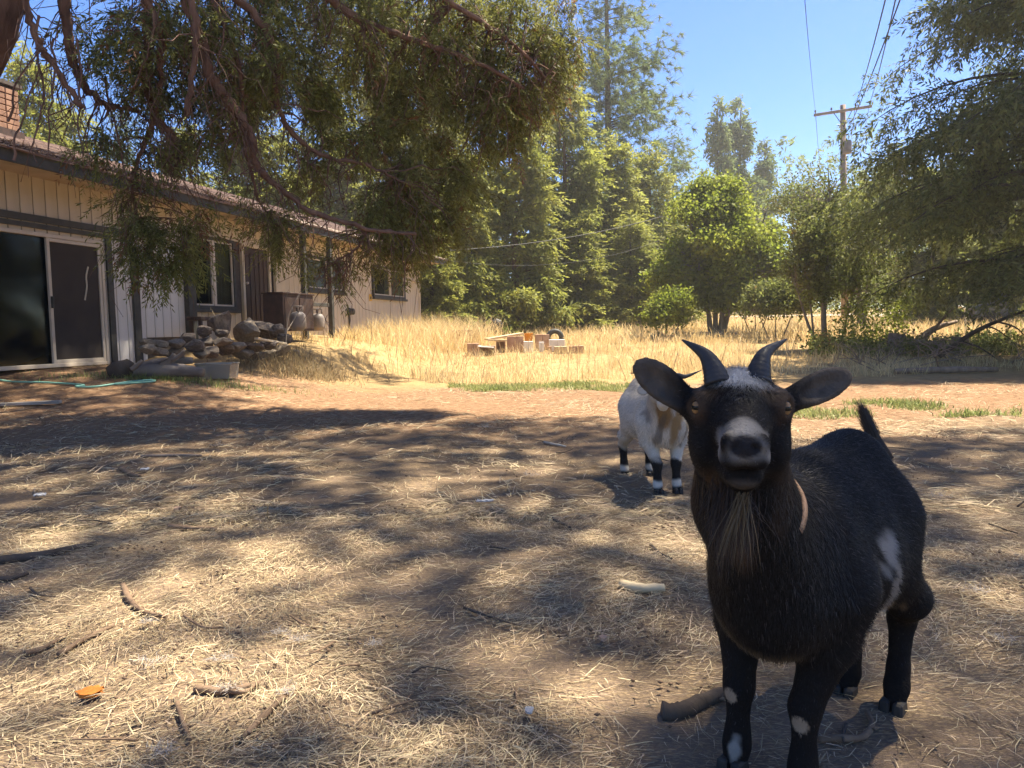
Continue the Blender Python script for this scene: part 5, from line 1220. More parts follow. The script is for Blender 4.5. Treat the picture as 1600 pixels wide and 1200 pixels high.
# ------------------------------------------------------------------ things in front of the house
def on_ground(px, py, dz=0.0): p = Pg(px, py); p[2] += dz; return p
p0 = off_pt(300, 503, .55); k = p0[1] / FPX
t = thing('wooden_stool', 'low dark wooden stool with slab top under the left window', 'stool', off_pt(314, 522, .55))
m = lambda: MB(); b0 = np.array(t.location); wtop = off_pt(314, 498, .55)[2] - b0[2]
MB().box((0, 0, wtop), (.36, .30, .07), RW).build('seat', M['door_brown'], t, bevel=.01)
for sx in (-.12, .12):
    for sy in (-.09, .09): MB().box(W3 * sx + N3 * sy + np.array([0, 0, wtop * .45]), (.05, .05, wtop * .9), RW).build('leg', M['door_brown'], t)
def tube_thing(name, label, cat, px_path, rad, mat, offs=None, group=None, n=7, lift=0.0, jit=.06, extra=()):
    pts = np.array([on_ground(x, y, lift) for x, y in px_path]) if offs is None else np.array([off_pt(x, y, o) for (x, y), o in zip(px_path, offs)])
    c = curve_pts(pts, 6) if len(pts) > 2 else np.linspace(pts[0], pts[1], 6); b = c[0].copy(); r_ = np.interp(np.linspace(0, 1, len(c)), np.linspace(0, 1, len(np.atleast_1d(rad))) if np.ndim(rad) else [0, 1], rad if np.ndim(rad) else [rad, rad])
    mb = MB(); mb.tube(c - b, r_, n, jit=jit)
    for (pp, rr) in extra:
        q = curve_pts(np.array(pp), 5); mb.tube(q - b, np.linspace(rr, rr * .35, len(q)), n, jit=jit)
    return tag(mb.build(name, mat, None, smooth=True, loc=b), label, cat, group)
M['driftwood'] = material('driftwood', (0.13, 0.105, 0.088), (0.26, 0.215, 0.18), 6, 0.85, bump=0.006, bscale=40, stretch=(.4, 1, 1))
D1 = on_ground(215, 588)
dw = lambda px, py, dy=0: P(px, py, D1[1] + dy)
def wood(name, label, pts, rads, brs=(), mat='driftwood', group=None):
    c = curve_pts(pts, 6); b = c[0].copy(); mb = MB(); mb.tube(c - b, np.interp(np.linspace(0, 1, len(c)), np.linspace(0, 1, len(rads)), rads), 10, jit=.07)
    for pp, r0_, r1_ in brs: q = curve_pts(pp, 5); mb.tube(q - b, np.linspace(r0_, r1_, len(q)), 8, jit=.07)
    return tag(mb.build(name, M[mat], None, smooth=True, loc=b), label, 'log', group)
GL = 'weathered logs lying by the house corner'
wood('log', 'long pale weathered log with a forked stub lying before the rocks', [dw(198, 582), dw(240, 578), dw(285, 579), dw(318, 582)], [.085, .10, .09, .06],
     [([dw(252, 575), dw(264, 565), dw(272, 553)], .075, .03), ([dw(268, 562), dw(280, 556), dw(288, 547)], .04, .015)], group=GL)
wood('log', 'short grey log resting behind the forked log', [dw(222, 572, .5), dw(255, 566, .5), dw(300, 563, .5)], [.06, .07, .05], [([dw(275, 566, .5), dw(283, 560, .5), dw(287, 551, .5)], .05, .02)], group=GL)
wood('log', 'pale split stick leaning on the dark log end', [dw(206, 577, -.2), dw(215, 570, -.2), dw(222, 563, -.2)], [.035, .03, .02], group=GL)
wood('log', 'dark charred log end left of the forked log', [dw(176, 583, -.1), dw(190, 578, -.1), dw(205, 576, 0)], [.12, .14, .11], mat='bark_dark', group=GL)
M['plastic'] = glass_mat('cloudy_plastic', (.42, .39, .35), .55)
tb = on_ground(341, 592); t = thing('plastic_tub', 'cloudy clear plastic storage tub at the right end of the logs', 'tub', tb); k = tb[1] / FPX
L_, Wd, Ht = 54 * k, .36, 23 * k
mb = MB(); V = []
for (sx, sy, z) in [(s * L_ / 2, w * Wd / 2, zz) for zz, s_ in ((0, .9), (Ht, 1.0)) for s, w in ((-s_, -s_), (s_, -s_), (s_, s_), (-s_, s_))]: V.append((sx, sy, z))
V += [(x * .95, y * .95, z + .012) for x, y, z in V]
mb.add(V, [(0, 3, 2, 1), (0, 1, 5, 4), (1, 2, 6, 5), (2, 3, 7, 6), (3, 0, 4, 7), (8, 9, 10, 11), (8, 12, 13, 9), (9, 13, 14, 10), (10, 14, 15, 11), (11, 15, 12, 8)])
mb.build('body', M['plastic'], t)
mb = MB(); mb.tube([(-L_ / 2, -Wd / 2, Ht), (L_ / 2, -Wd / 2, Ht), (L_ / 2, Wd / 2, Ht), (-L_ / 2, Wd / 2, Ht), (-L_ / 2, -Wd / 2, Ht)], .014, 6); mb.build('rim', M['plastic'], t, smooth=True)
M['hose'] = material('hose', (0.16, 0.36, 0.28), (0.22, 0.46, 0.36), 10, 0.45)
tube_thing('garden_hose', 'pale teal garden hose looped on the ground before the sliding door', 'hose', [(-20, 590), (10, 598), (70, 600), (130, 604), (118, 608), (150, 607), (205, 599), (238, 597), (236, 600), (180, 603)], .013, M['hose'], lift=.02, jit=0)
M['weathered_board'] = material('weathered_board', (0.30, 0.26, 0.21), (0.46, 0.41, 0.34), 12, 0.85, bump=0.002, bscale=60, stretch=(.15, 1, 1))
def board(label, a, b, w, th, mat, cat='board', group=None, name='board'):
    a, b = np.asarray(a), np.asarray(b); ex_ = unit(b - a); ey = unit(np.cross([0, 0, 1.0], ex_)); ez = np.cross(ex_, ey)
    return tag(MB().box((0, 0, 0), (np.linalg.norm(b - a), w, th), np.stack([ex_, ey, ez], 1)).build(name, mat, None, bevel=.004, loc=(a + b) / 2), label, cat, group)
board('long pale board lying on the ground at the left edge', on_ground(-30, 638, .03), on_ground(95, 633, .03), .09, .035, M['weathered_board'])
board('pale board lying slanted across the rocks', off_pt(400, 529, 2.1), off_pt(446, 537, 2.1), .07, .035, M['trim_tan'])
# cabinet, propane tanks
cb = off_pt(453, 516, .95); cb[2] = zS; t = thing('metal_cabinet', 'dark rusty metal cabinet standing on the porch behind the propane tanks', 'cabinet', cb); k = cb[1] / FPX; ch = off_pt(453, 461, .95)[2] - zS
u0_, u1_ = Wuz(429, 490, .95)[0], Wuz(477, 490, .95)[0]; wd_ = u1_ - u0_
MB().box((0, 0, ch / 2), (wd_, .45, ch), RW).build('body', M['iron'], t, bevel=.01)
MB().box((0, 0, ch + .016), (wd_ + .05, .5, .03), RW).build('lid', M['iron'], t, bevel=.006)
for s_ in (-1, 1): MB().box(W3 * s_ * wd_ * .24 + N3 * .232 + np.array([0, 0, ch * .48]), (wd_ * .44, .012, ch * .84), RW).build('door', M['iron'], t, bevel=.004)
M['tank_paint'] = material('tank_paint', (0.16, 0.135, 0.115), (0.24, 0.205, 0.18), 5, 0.5, c3=(.30, .20, .13), s3=4, t3=(.6, .7))
def tank(px, py, off, label):
    p = off_pt(px, py, off); p[2] = zS; t = thing('propane_tank', label, 'propane tank', p, 'propane tanks on the porch'); r = .155
    MB().lathe([(r * .7, 0), (r * .75, .03), (r * .95, .05), (r, .09), (r, .26), (r * .92, .32), (r * .6, .365), (r * .2, .38)], (0, 0, 0), 24).build('body', M['tank_paint'], t, smooth=True)
    MB().lathe([(.02, .38), (.02, .42), (.03, .425), (.03, .45)], (0, 0, 0), 10).build('valve', M['iron'], t)
    mb = MB()
    for a in (0.4, 2.0, 3.5, 5.1): mb.tube([(.09 * math.cos(a), .09 * math.sin(a), .36), (.10 * math.cos(a), .10 * math.sin(a), .47)], .012, 6)
    a = np.linspace(0, 2 * math.pi, 17); mb.tube(np.stack([.10 * np.cos(a), .10 * np.sin(a), .475 + 0 * a], 1), .012, 6, cap=False); mb.build('collar_ring', M['tank_paint'], t, smooth=True)
tank(466, 517, 1.5, 'propane tank in front of the rusty cabinet'); tank(497, 521, 1.0, 'propane tank between the two porch posts')
u_, z_ = Wuz(577, 465); sg_ = thing('warning_sign', 'small yellow sign screwed to the planks left of the last window', 'sign', Wp(u_, .04, z_))
M['sign_yellow'] = material('sign_yellow', (0.55, 0.33, 0.03), (0.62, 0.39, 0.05), 6, 0.5)
MB().box((0, 0, 0), (.17, .008, .19), RW).build('plate', M['sign_yellow'], sg_, bevel=.003)
MB().box(N3 * .006 + np.array([0, 0, -.01]), (.075, .004, .08), RW).build('symbol', M['iron'], sg_)
# bare sapling by the tanks
sp = off_pt(446, 540, 2.0); t = thing('bare_sapling', 'leafless grey sapling in front of the rusty cabinet', 'sapling', sp); mb = MB(); O_ = lambda x, y: off_pt(x, y, 2.0) - sp
for pth, r_ in (([(446, 540), (449, 505), (455, 482), (470, 455)], .014), ([(452, 490), (462, 470), (478, 448)], .009), ([(455, 482), (448, 465), (452, 450)], .006), ([(447, 520), (462, 495), (474, 476), (482, 455)], .010), ([(468, 460), (472, 440), (468, 430)], .005), ([(462, 495), (478, 490)], .005)):
    c = curve_pts([O_(x, y) for x, y in pth], 5); mb.tube(c, np.linspace(r_, r_ * .35, len(c)), 5)
mb.build('stem', M['bark_grey'], t, smooth=True)
# shrubby dry weeds in front of the tanks
M['weed'] = material('dry_weed', (0.20, 0.15, 0.08), (0.34, 0.26, 0.14), 2, 0.8, island=.4, transl=.3)
c = off_pt(462, 556, 2.4); n = 1800; x = c[0] + rng.normal(size=n) * .42; y = c[1] + rng.normal(size=n) * .5
grass('dry_weeds', x, y, .12 + .35 * rng.random(n), .006 + .005 * rng.random(n), M['weed'], lean=.5)

# ------------------------------------------------------------------ scrap heap in the field
M['board_new'] = material('board_new', (0.46, 0.34, 0.19), (0.58, 0.45, 0.27), 9, 0.8, stretch=(.2, 1, 1), bump=.002, bscale=40)
M['clay'] = material('clay_block', (0.36, 0.215, 0.135), (0.50, 0.33, 0.22), 6, 0.9, bump=.003, bscale=40)
M['white_paint'] = material('white_paint', (0.66, 0.63, 0.58), (0.76, 0.73, 0.68), 6, 0.6)
GS = 'scraps heaped in the dry field'; YS = 21.0
def sb(px0, px1, y0, y1, label, mat, dep=.35, Y=YS, cat='box', name='crate', rz=.0, hollow=False):
    a, b = P(px0, y1, Y), P(px1, y0, Y); w = b[0] - a[0]; h = b[2] - a[2]; c = (a + b) / 2; z0 = float(g(c[0], Y))
    bot = min(a[2], z0); t = thing(name, label, cat, (c[0], Y, bot), GS, rz); h = b[2] - bot
    if hollow:
        q = .03
        for sx in (-1, 1): MB().box((sx * (w / 2 - q / 2), 0, h / 2), (q, dep, h)).build('side', mat, t, bevel=.004)
        MB().box((0, dep / 2 - q / 2, h / 2), (w - 2 * q - .004, q, h)).build('back', mat, t); MB().box((0, 0, h - q / 2), (w - 2 * q - .004, dep - q - .004, q)).build('top', mat, t)
    else:
        n_ = max(2, int(w / .22)); pw_ = w / n_
        for i in range(n_): MB().box((-w / 2 + (i + .5) * pw_, 0, h / 2), (pw_ - .008, dep, h * (1 - .03 * rng.random()))).build('panel', mat, t, bevel=.006)
    return t
sb(706, 738, 515, 540, 'tall tan cabinet carcass at the left end of the scrap heap', M['clay'], .45, YS + 1.2, 'cabinet', 'cabinet_carcass', .1)
sb(730, 748, 536, 552, 'reddish clay box at the front left of the scrap heap', M['clay'], .30, YS - 1.2, rz=.1)
sb(748, 774, 540, 552, 'low red box under a sloped white sheet', M['clay'], .35, YS - 1.2, hollow=True)
board('sloped white sheet on the low red box', P(747, 541, YS - 1.25), P(772, 543, YS - 1.25), .55, .03, M['white_paint'], 'sheet', GS, 'sheet')
sb(775, 790, 532, 546, 'open wooden box holding up the long pale plank', M['clay'], .35, YS - .3, hollow=True)
board('long pale plank bridging two boxes of the scrap heap', P(760, 530, YS - .3), P(815, 521, YS + .2), .30, .05, M['board_new'], 'plank', GS, 'plank')
board('lower pale plank with a dark end in the scrap heap', P(762, 531, YS - .8), P(792, 532, YS - .8), .30, .05, M['board_new'], 'plank', GS, 'plank')
sb(792, 818, 525, 543, 'brown crate at the middle of the scrap heap', M['clay'], .4, YS)
sb(818, 833, 533, 541, 'white block at the middle of the scrap heap', M['white_paint'], .3, YS - .4)
sb(858, 882, 530, 534, 'pale flat slab lying right of the white block', M['white_paint'], .4, YS - .2)
sb(842, 850, 534, 541, 'small round white lump in the scrap heap', M['white_paint'], .2, YS - .3)
sb(856, 862, 541, 554, 'leftmost upright of the red picket box', M['clay'], .2, YS - 1.0)
sb(866, 886, 541, 553, 'faded pink box between two red uprights', M['board_new'], .3, YS - 1.0)
sb(889, 912, 540, 553, 'red planked box at the right end of the scrap heap', M['clay'], .3, YS - 1.0)
sb(836, 858, 522, 533, 'tan bundle behind the orange bucket', M['clay'], .4, YS + .5)
M['bucket'] = material('bucket', (0.60, 0.25, 0.03), (0.66, 0.30, 0.05), 4, 0.5)
p = P(826, 533, YS + .3); t = thing('bucket', 'orange bucket lying in the scrap heap', 'bucket', p, GS); k = YS / FPX
MB().lathe([(.10, 0), (.105, .01), (.13, .22), (.14, .22), (.14, .235), (.125, .235), (.10, .02)], (0, 0, 0), 18).build('body', M['bucket'], t, smooth=True)
p = P(867, 528, YS + .6); t = thing('tyre', 'black scrap tyre half sunk in the grass behind the slab', 'tyre', p, GS)
a = np.linspace(0, 2 * math.pi, 25); mb = MB(); mb.tube(np.stack([.2 * np.cos(a), 0 * a, .2 * np.sin(a)], 1), .075, 8, cap=False); mb.build('tread', M['trim_dark'], t, smooth=True)
M['black_plastic'] = material('black_plastic', (0.025, 0.022, 0.02), (0.04, 0.036, 0.032), 4, 0.5)
p = P(776, 508, 26); t = thing('satellite_dish', 'dark round dish standing in the grass behind the scrap heap', 'dish', p)
o = MB().lathe([(.02, .10), (.12, .075), (.20, .03), (.235, 0), (.215, -.012), (.12, .05), (.02, .07)], (0, 0, 0), 8).build('dish', M['black_plastic'], t); o.rotation_euler = (math.radians(90), 0, .2)
MB().tube([(0, .05, -.75), (0, .05, -.1)], .02, 6).build('post', M['iron'], t)

# ------------------------------------------------------------------ utility pole and wires
Yq = 40.0; pb = P(1320, 500, Yq); z0 = float(g(pb[0], Yq)); top = P(1317, 164, Yq)
pole = thing('utility_pole', 'wooden utility pole with one crossarm against the sky', 'utility pole', (pb[0], Yq, z0))
M['pole_wood'] = material('pole_wood', (0.20, 0.145, 0.10), (0.32, 0.24, 0.18), 6, 0.9, stretch=(1, 1, .15), bump=.004, bscale=30)
pl = np.array(pole.location); MB().tube([np.array([0, 0, -.2]), (top - pl) * .5, top - pl], [.19, .17, .14], 12).build('post', M['pole_wood'], pole, smooth=True)
ca, cb_ = P(1272, 180, Yq - .25), P(1362, 166, Yq - .25)
ex_ = unit(cb_ - ca); ey = unit(np.cross([0, 0, 1.0], ex_)); MB().box((ca + cb_) / 2 - pl, (np.linalg.norm(cb_ - ca), .11, .14), np.stack([ex_, ey, np.cross(ex_, ey)], 1)).build('crossarm', M['pole_wood'], pole, bevel=.01)
for f_ in (.34, .66):
    q = ca + (cb_ - ca) * f_; MB().tube([q - pl + np.array([0, -.02, -.05]), P(1318, 198, Yq - .2) - pl], .02, 5).build('brace', M['iron'], pole)
ins = []
for f_ in (.02, .30, .72, .97):
    q = ca + (cb_ - ca) * f_ + np.array([0, 0, .075]); ins.append(q)
    MB().lathe([(.015, 0), (.015, .06), (.05, .07), (.055, .10), (.035, .12), (.05, .14), (.03, .18)], q - pl, 10).build('insulator', M['iron'], pole, smooth=True)
o = MB().lathe([(.2, 0), (.22, .03), (.22, .6), (.18, .68), (.05, .7)], P(1324, 225, Yq - .45) - pl - np.array([0, 0, .5]), 16).build('transformer', M['tank_paint'], pole, smooth=True)
def wire(label, a, b, sag, r=.012):
    q = np.linspace(0, 1, 26)[:, None]; c = a + (b - a) * q; c[:, 2] -= (sag * 4 * q * (1 - q))[:, 0]
    return tag(MB().tube(c - a, r, 5).build('power_line', M['black_plastic'], None, smooth=True, loc=a), label, 'power line', 'power lines of the utility pole')
wire('single wire rising from the left end of the crossarm into open sky', ins[0] + [0, 0, .18], P(1250, -90, 12), .2, .008)
wire('lower wire falling from the left end of the crossarm behind the trees', ins[0] + [0, 0, .16], P(1285, 300, 95), .3, .014)
for q, tx, lb in ((ins[2], 1398, 'left one of the bundle of wires above the right fir'), (ins[3], 1412, 'middle one of the bundle of wires above the right fir'), (P(1320, 215, Yq - .2), 1428, 'right one of the bundle of wires above the right fir')):
    wire(lb, q + np.array([0, 0, .15]), P(tx, -60, 14), .25, .017)
for q, tx, lb in ((ins[2], 1318, 'distant wire running away behind the pole to the hill'), (ins[3], 1330, 'distant wire running away right of the pole to the hill')):
    wire(lb, q + np.array([0, 0, .16]), P(tx, 300, 110), .3, .014)
hs = off_pt(690, 392, .4); wire('upper pale service cable running from the house end to the maple', hs, P(1035, 338, 33), .25, .013); wire('thin service cable below the pale one at the house end', hs + [0, 0, -.3], P(1040, 372, 33), .6, .006)

# ------------------------------------------------------------------ standpipe, cars, fence, logs on the right
Yv = 22.0; pv = P(1509, 518, Yv); t = thing('standpipe', 'white bent standpipe at the driveway edge', 'pipe', (pv[0], Yv, float(g(pv[0], Yv)))); l0 = np.array(t.location)
M['pvc'] = material('pvc', (0.72, 0.70, 0.64), (0.78, 0.76, 0.70), 5, 0.4)
MB().tube(np.concatenate([[l0 * 0 - [0, 0, .1]], curve_pts([P(1509, 500, Yv) - l0, P(1509, 486, Yv) - l0, P(1507, 482, Yv) - l0, P(1500, 478, Yv) - l0], 4)]), .032, 10).build('riser', M['pvc'], t, smooth=True)
MB().tube([P(1501.5, 478.8, Yv) - l0, P(1498, 479, Yv) - l0], .042, 10).build('nozzle', M['pvc'], t, smooth=True)
M['rubber'] = material('rubber', (0.015, 0.015, 0.015), (0.025, 0.025, 0.025), 10, 0.8)
M['car_glass'] = glass_mat('car_glass', (.03, .035, .04), .25)
def car(label, pos, rz, paint):
    t = thing('parked_car', label, 'car', pos, None, rz)
    prof = [(-2.15, .45), (-2.2, .75), (-1.75, .92), (-.95, .98), (-.30, 1.42), (1.0, 1.45), (1.65, 1.02), (2.1, .98), (2.2, .70), (2.15, .42), (1.75, .36), (-1.7, .36)]
    mb = MB(); V = [(x, s * (.84 if z < 1.1 else .66), z) for s in (-1, 1) for x, z in prof]; n = len(prof)
    mb.add(V, [tuple(range(n)), tuple(range(2 * n - 1, n - 1, -1))] + [(i, i + n, (i + 1) % n + n, (i + 1) % n) for i in range(n)]); mb.build('body', paint, t, bevel=.05)
    for s in (-1, 1):
        for x0, x1, x2, x3 in ((-.78, -.28, .30, .30), (.38, .38, .98, 1.40)):
            y0_, y1_ = s * .86, s * .70; MB().add([(x0, y0_, 1.02), (x3, y0_, 1.02), (x2, y1_, 1.37), (x1, y1_, 1.37), (x0, y0_ * .97, 1.02), (x3, y0_ * .97, 1.02), (x2, y1_ * .96, 1.37), (x1, y1_ * .96, 1.37)], [(0, 1, 2, 3), (7, 6, 5, 4), (0, 4, 5, 1), (1, 5, 6, 2), (2, 6, 7, 3), (3, 7, 4, 0)]).build('window', M['car_glass'], t)
        for x in (-1.35, 1.35):
            w = MB().lathe([(.20, -.1), (.31, -.1), (.325, -.06), (.325, .06), (.31, .1), (.20, .1)], (0, 0, 0), 20).build('wheel', M['rubber'], t, smooth=False); w.location = (x, s * .78, .33); w.rotation_euler = (math.pi / 2, 0, 0)
            r_ = MB().lathe([(.02, -.08), (.19, -.06), (.198, .06), (.02, .08)], (0, 0, 0), 14).build('rim', M['frame_metal'], w)
        MB().box((-2.16, s * .58, .70), (.06, .30, .12)).build('headlight', M['frame_metal'], t, bevel=.02); MB().box((2.17, s * .60, .74), (.05, .26, .12)).build('tail_light', M['clay'], t, bevel=.02)
    return t
M['car_dark'] = material('car_dark', (0.05, 0.05, 0.052), (0.07, 0.07, 0.072), 3, 0.3, spec=.6)
M['car_white'] = material('car_white', (0.70, 0.70, 0.69), (0.76, 0.76, 0.75), 3, 0.3, spec=.6)
p = P(1568, 510, 33); car('dark car parked in the shade of the firs at the right edge', (p[0], 33, float(g(p[0], 33))), .12, M['car_dark'])
p = P(745, 500, 47); car('white car glimpsed behind the dark fir trunk beyond the scrap heap', (p[0], 47, float(g(p[0], 47)) + .05), -.1, M['car_white'])
FP = 'weathered posts of the far wire fence'; pos = []
for i, px in enumerate((925, 968, 1012, 1027, 1040, 1058, 1078, 1165, 1225, 1385, 1478)):
    Y = 41 + rng.random() * 1.5; q = P(px, 500, Y); z = float(g(q[0], Y)); pos.append((q[0], Y, z))
    tag(MB().tube([(0, 0, -.2), (rng.normal() * .03, 0, .6), (rng.normal() * .05, 0, 1.15 + .15 * rng.random())], [.07, .065, .06], 8, jit=.05).build('fence_post', M['bark_dark'], None, loc=(q[0], Y, z)), 'weathered dark fence post along the road, %s' % ('first from the left', 'second from the left', 'third from the left', 'fourth from the left', 'fifth from the left', 'just left of the fallen log', 'behind the left stems of the maple', 'right of the maple foot', 'left of the fruit tree stem', 'left of the driveway mouth', 'left of the standpipe')[i], 'fence post', FP)
wood('fallen_log', 'pale fallen log in the field beside the maple foot', [np.array([*XY(1082, 26), 0]) + [0, 0, float(g(*XY(1082, 26))) + .10], np.array([*XY(1120, 26.2), 0]) + [0, 0, float(g(*XY(1120, 26.2))) + .14], np.array([*XY(1152, 26.3), 0]) + [0, 0, float(g(*XY(1152, 26.3))) + .10]], [.10, .11, .08])
GB2 = 'dead boughs and stumps by the driveway'
def gp(px, Y, dz=0): q = XY(px, Y); return np.array([q[0], Y, float(g(q[0], Y)) + dz])
wood('dead_bough', 'grey dead bough lying left of the white standpipe', [gp(1425, 19, .1), gp(1460, 19.2, .55), gp(1495, 19.5, .72)], [.10, .08, .04], [([gp(1460, 19.2, .55), gp(1478, 19, .9), gp(1490, 18.8, 1.1)], .04, .015)], 'dead_wood', GB2)
wood('dead_bough', 'long dark bough reaching right from the brush toward the car', [gp(1470, 16, .15), gp(1530, 16.2, .7), gp(1615, 16.5, 1.15)], [.06, .05, .02], [([gp(1530, 16.2, .7), gp(1550, 16, .75), gp(1580, 15.8, .5)], .03, .01), ([gp(1560, 16.3, .85), gp(1590, 16.2, .7), gp(1610, 16, .4)], .025, .008), ([gp(1500, 16.1, .45), gp(1530, 15.8, .35), gp(1560, 15.5, .1)], .03, .01)], 'bark_dark', GB2)
wood('stump', 'squat stump in the brush between the fruit tree and the standpipe', [gp(1400, 18, -.1), gp(1400, 18, .3), gp(1402, 18, .5)], [.26, .2, .18], (), 'dead_wood', GB2)
wood('stump', 'low rotten stump below the white standpipe', [gp(1500, 18, -.1), gp(1500, 18, .25), gp(1501, 18, .4)], [.25, .22, .19], (), 'dead_wood', GB2)
wood('log', 'old log lying on the ground behind the fallen twigs on the right', [gp(1400, 13.5, .05), gp(1480, 13.4, .07), gp(1560, 13.5, .06)], [.05, .06, .045], (), 'dead_wood', GB2)
GT = 'bare fallen branches at the field edge on the right'
for i in range(16):
    px = 1360 + 250 * rng.random(); Y = 13.2 + 3.8 * rng.random(); a = rng.random() * 6.28; L_ = .6 + 1.2 * rng.random(); b = gp(px, Y, .03)
    pts = [b, b + np.array([math.cos(a) * L_ * .5, math.sin(a) * L_ * .5, .08 + .25 * rng.random()]), b + np.array([math.cos(a) * L_, math.sin(a) * L_, .05 + .35 * rng.random()])]
    e = unit(pts[2] - pts[1]); br = [([pts[1], pts[1] + np.array([rng.normal() * .2, rng.normal() * .2, .2]), pts[1] + np.array([rng.normal() * .3, rng.normal() * .3, .35])], .009, .003) for _ in range(3)]
    c = curve_pts(pts, 5); mb = MB(); mb.tube(c - b, np.linspace(.017, .006, len(c)), 6)
    for pp, r0_, r1_ in br: q = curve_pts(pp, 4); mb.tube(q - b, np.linspace(r0_, r1_, len(q)), 5)
    tag(mb.build('fallen_branch', M['dead_wood'], None, smooth=True, loc=b), 'bare grey fallen branch lying in the dry grass at the right field edge', 'branch', GT)
# low brush in the shade on the right, ground cover
tmB = [leaf_cluster(9, .22, .07) for _ in range(4)]
n = 1500; px = 1270 + 330 * rng.random(n); Y = 17 + 3.0 * rng.random(n); X = (px - 800) / FPX * Y; hh_ = (.15 + .6 * vnoise(X, Y, .8)) * np.where(px > 1420, .55, 1.0) * rng.random(n) ** .7
VF = bake(tmB, np.stack([X, Y, g(X, Y) + hh_], 1), rng.random(n) * 6.28, rng.normal(size=n) * .6, rng.normal(size=n) * .6, .7 + .7 * rng.random(n))
tag(link('undergrowth', np_mesh('undergrowth', VF[0], VF[1], M['pear_leaf'])), kind='stuff')
n = 230; px = 1310 + 110 * rng.random(n); Y = 18.5 + rng.random(n); X = (px - 800) / FPX * Y
VF = bake(tmB, np.stack([X, Y, g(X, Y) + .2 + 1.0 * rng.random(n)], 1), rng.random(n) * 6.28, rng.normal(size=n) * .6, rng.normal(size=n) * .6, .8 + .6 * rng.random(n))
tag(link('undergrowth', np_mesh('undergrowth_green', VF[0], VF[1], M['maple_leaf'])), kind='stuff')

# ------------------------------------------------------------------ litter on the ground
def stick(label, path, r, mat='stick', extra=(), cat='stick', name='stick', group='sticks on the straw', lift=.012):
    return tube_thing(name, label, cat, path, np.array(r), M[mat], group=group, lift=lift, jit=.09, extra=[([on_ground(*q, .015) for q in pp], rr) for pp, rr in extra])
stick('curved brown stick with a side stub in the sunny straw', [(193, 926), (203, 945), (225, 962), (260, 974)], [.012, .011, .007], extra=[([(203, 945), (210, 936), (214, 928)], .006)])
stick('thin dark twig trailing right of the curved stick', [(288, 970), (303, 980), (322, 988), (350, 990)], [.005, .004, .003])
stick('straight reddish stick pointing at the curved one', [(92, 1032), (130, 1012), (180, 990)], [.009, .008, .006])
stick('dark stick left of the straight reddish one', [(40, 1035), (70, 1018), (105, 1003)], [.009, .007, .005])
stick('pale thick twig pile behind the white fluff', [(305, 1099), (350, 1092), (408, 1088)], [.010, .011, .007], extra=[([(360, 1102), (385, 1093), (405, 1086)], .008)])
stick('short leaning stick at the bottom below the twig pile', [(276, 1115), (288, 1142), (298, 1166)], [.007, .006, .005])
stick('long slanted stick right of the short leaning one', [(380, 1160), (415, 1130), (450, 1102)], [.007, .009, .006])
stick('long dark branch along the left edge at the shade border', [(-20, 884), (60, 876), (110, 864), (150, 855)], [.020, .018, .010], 'bark_dark')
stick('second dark branch below the long one at the left edge', [(-20, 912), (15, 909), (45, 904)], [.014, .011, .007], 'bark_dark')
stick('brown twig lying across the shaded straw in the middle', [(262, 826), (300, 832), (338, 831)], [.014, .012, .008])
stick('thin branch far left in the shade', [(220, 716), (270, 715), (315, 716)], [.012, .012, .008], 'dead_wood')
stick('short dark stick left of the white paper scrap', [(190, 737), (205, 744), (219, 749)], [.020, .018, .014])
stick('dark curved twig standing in the middle shade', [(864, 815), (875, 822), (892, 830)], [.008, .007, .004], 'bark_dark')
stick('pale broken wood chunk in front of the white goat', [(970, 919), (1000, 926), (1038, 929)], [.017, .019, .016], 'board_new', cat='wood chunk', name='wood_chunk', lift=.014)
stick('thick dark root behind the black goat front leg', [(1034, 1130), (1060, 1124), (1095, 1112), (1140, 1092)], [.024, .022, .020, .016], 'bark_dark', cat='root', name='root')
stick('thin bark loop on the straw between the black goat legs', [(1280, 1168), (1310, 1178), (1345, 1172), (1362, 1150), (1355, 1138)], [.008, .009, .008, .006], 'stick', cat='bark strip', name='bark_strip')
stick('pale stick in the shade before the sunlit band', [(850, 693), (868, 697), (884, 700)], [.010, .010, .008], 'weathered_board')
stick('dark thin branch right of the centre shade', [(1016, 860), (1032, 872), (1050, 880)], [.006, .005, .004], 'bark_dark')
GSM = 'small dark twigs scattered over the shaded straw'
for i in range(42):
    px = 1600 * rng.random(); py = 690 + 500 * rng.random() ** 1.1; b = Pg(px, py); a = rng.random() * 6.28; L_ = .08 + .2 * rng.random()
    q = np.array([[math.cos(a) * L_ * t, math.sin(a) * L_ * t, .012 + .03 * rng.random() * t] for t in (0, .5, 1)]); q[1] += rng.normal(size=3) * .012; c = curve_pts(q, 3)
    tag(MB().tube(c, np.linspace(.0042, .002, len(c)) * (.7 + .7 * rng.random()), 5).build('twig', M['stick'] if i % 3 else M['bark_dark'], None, smooth=True, loc=b), 'small dark twig lying among the shaded straw', 'twig', GSM)
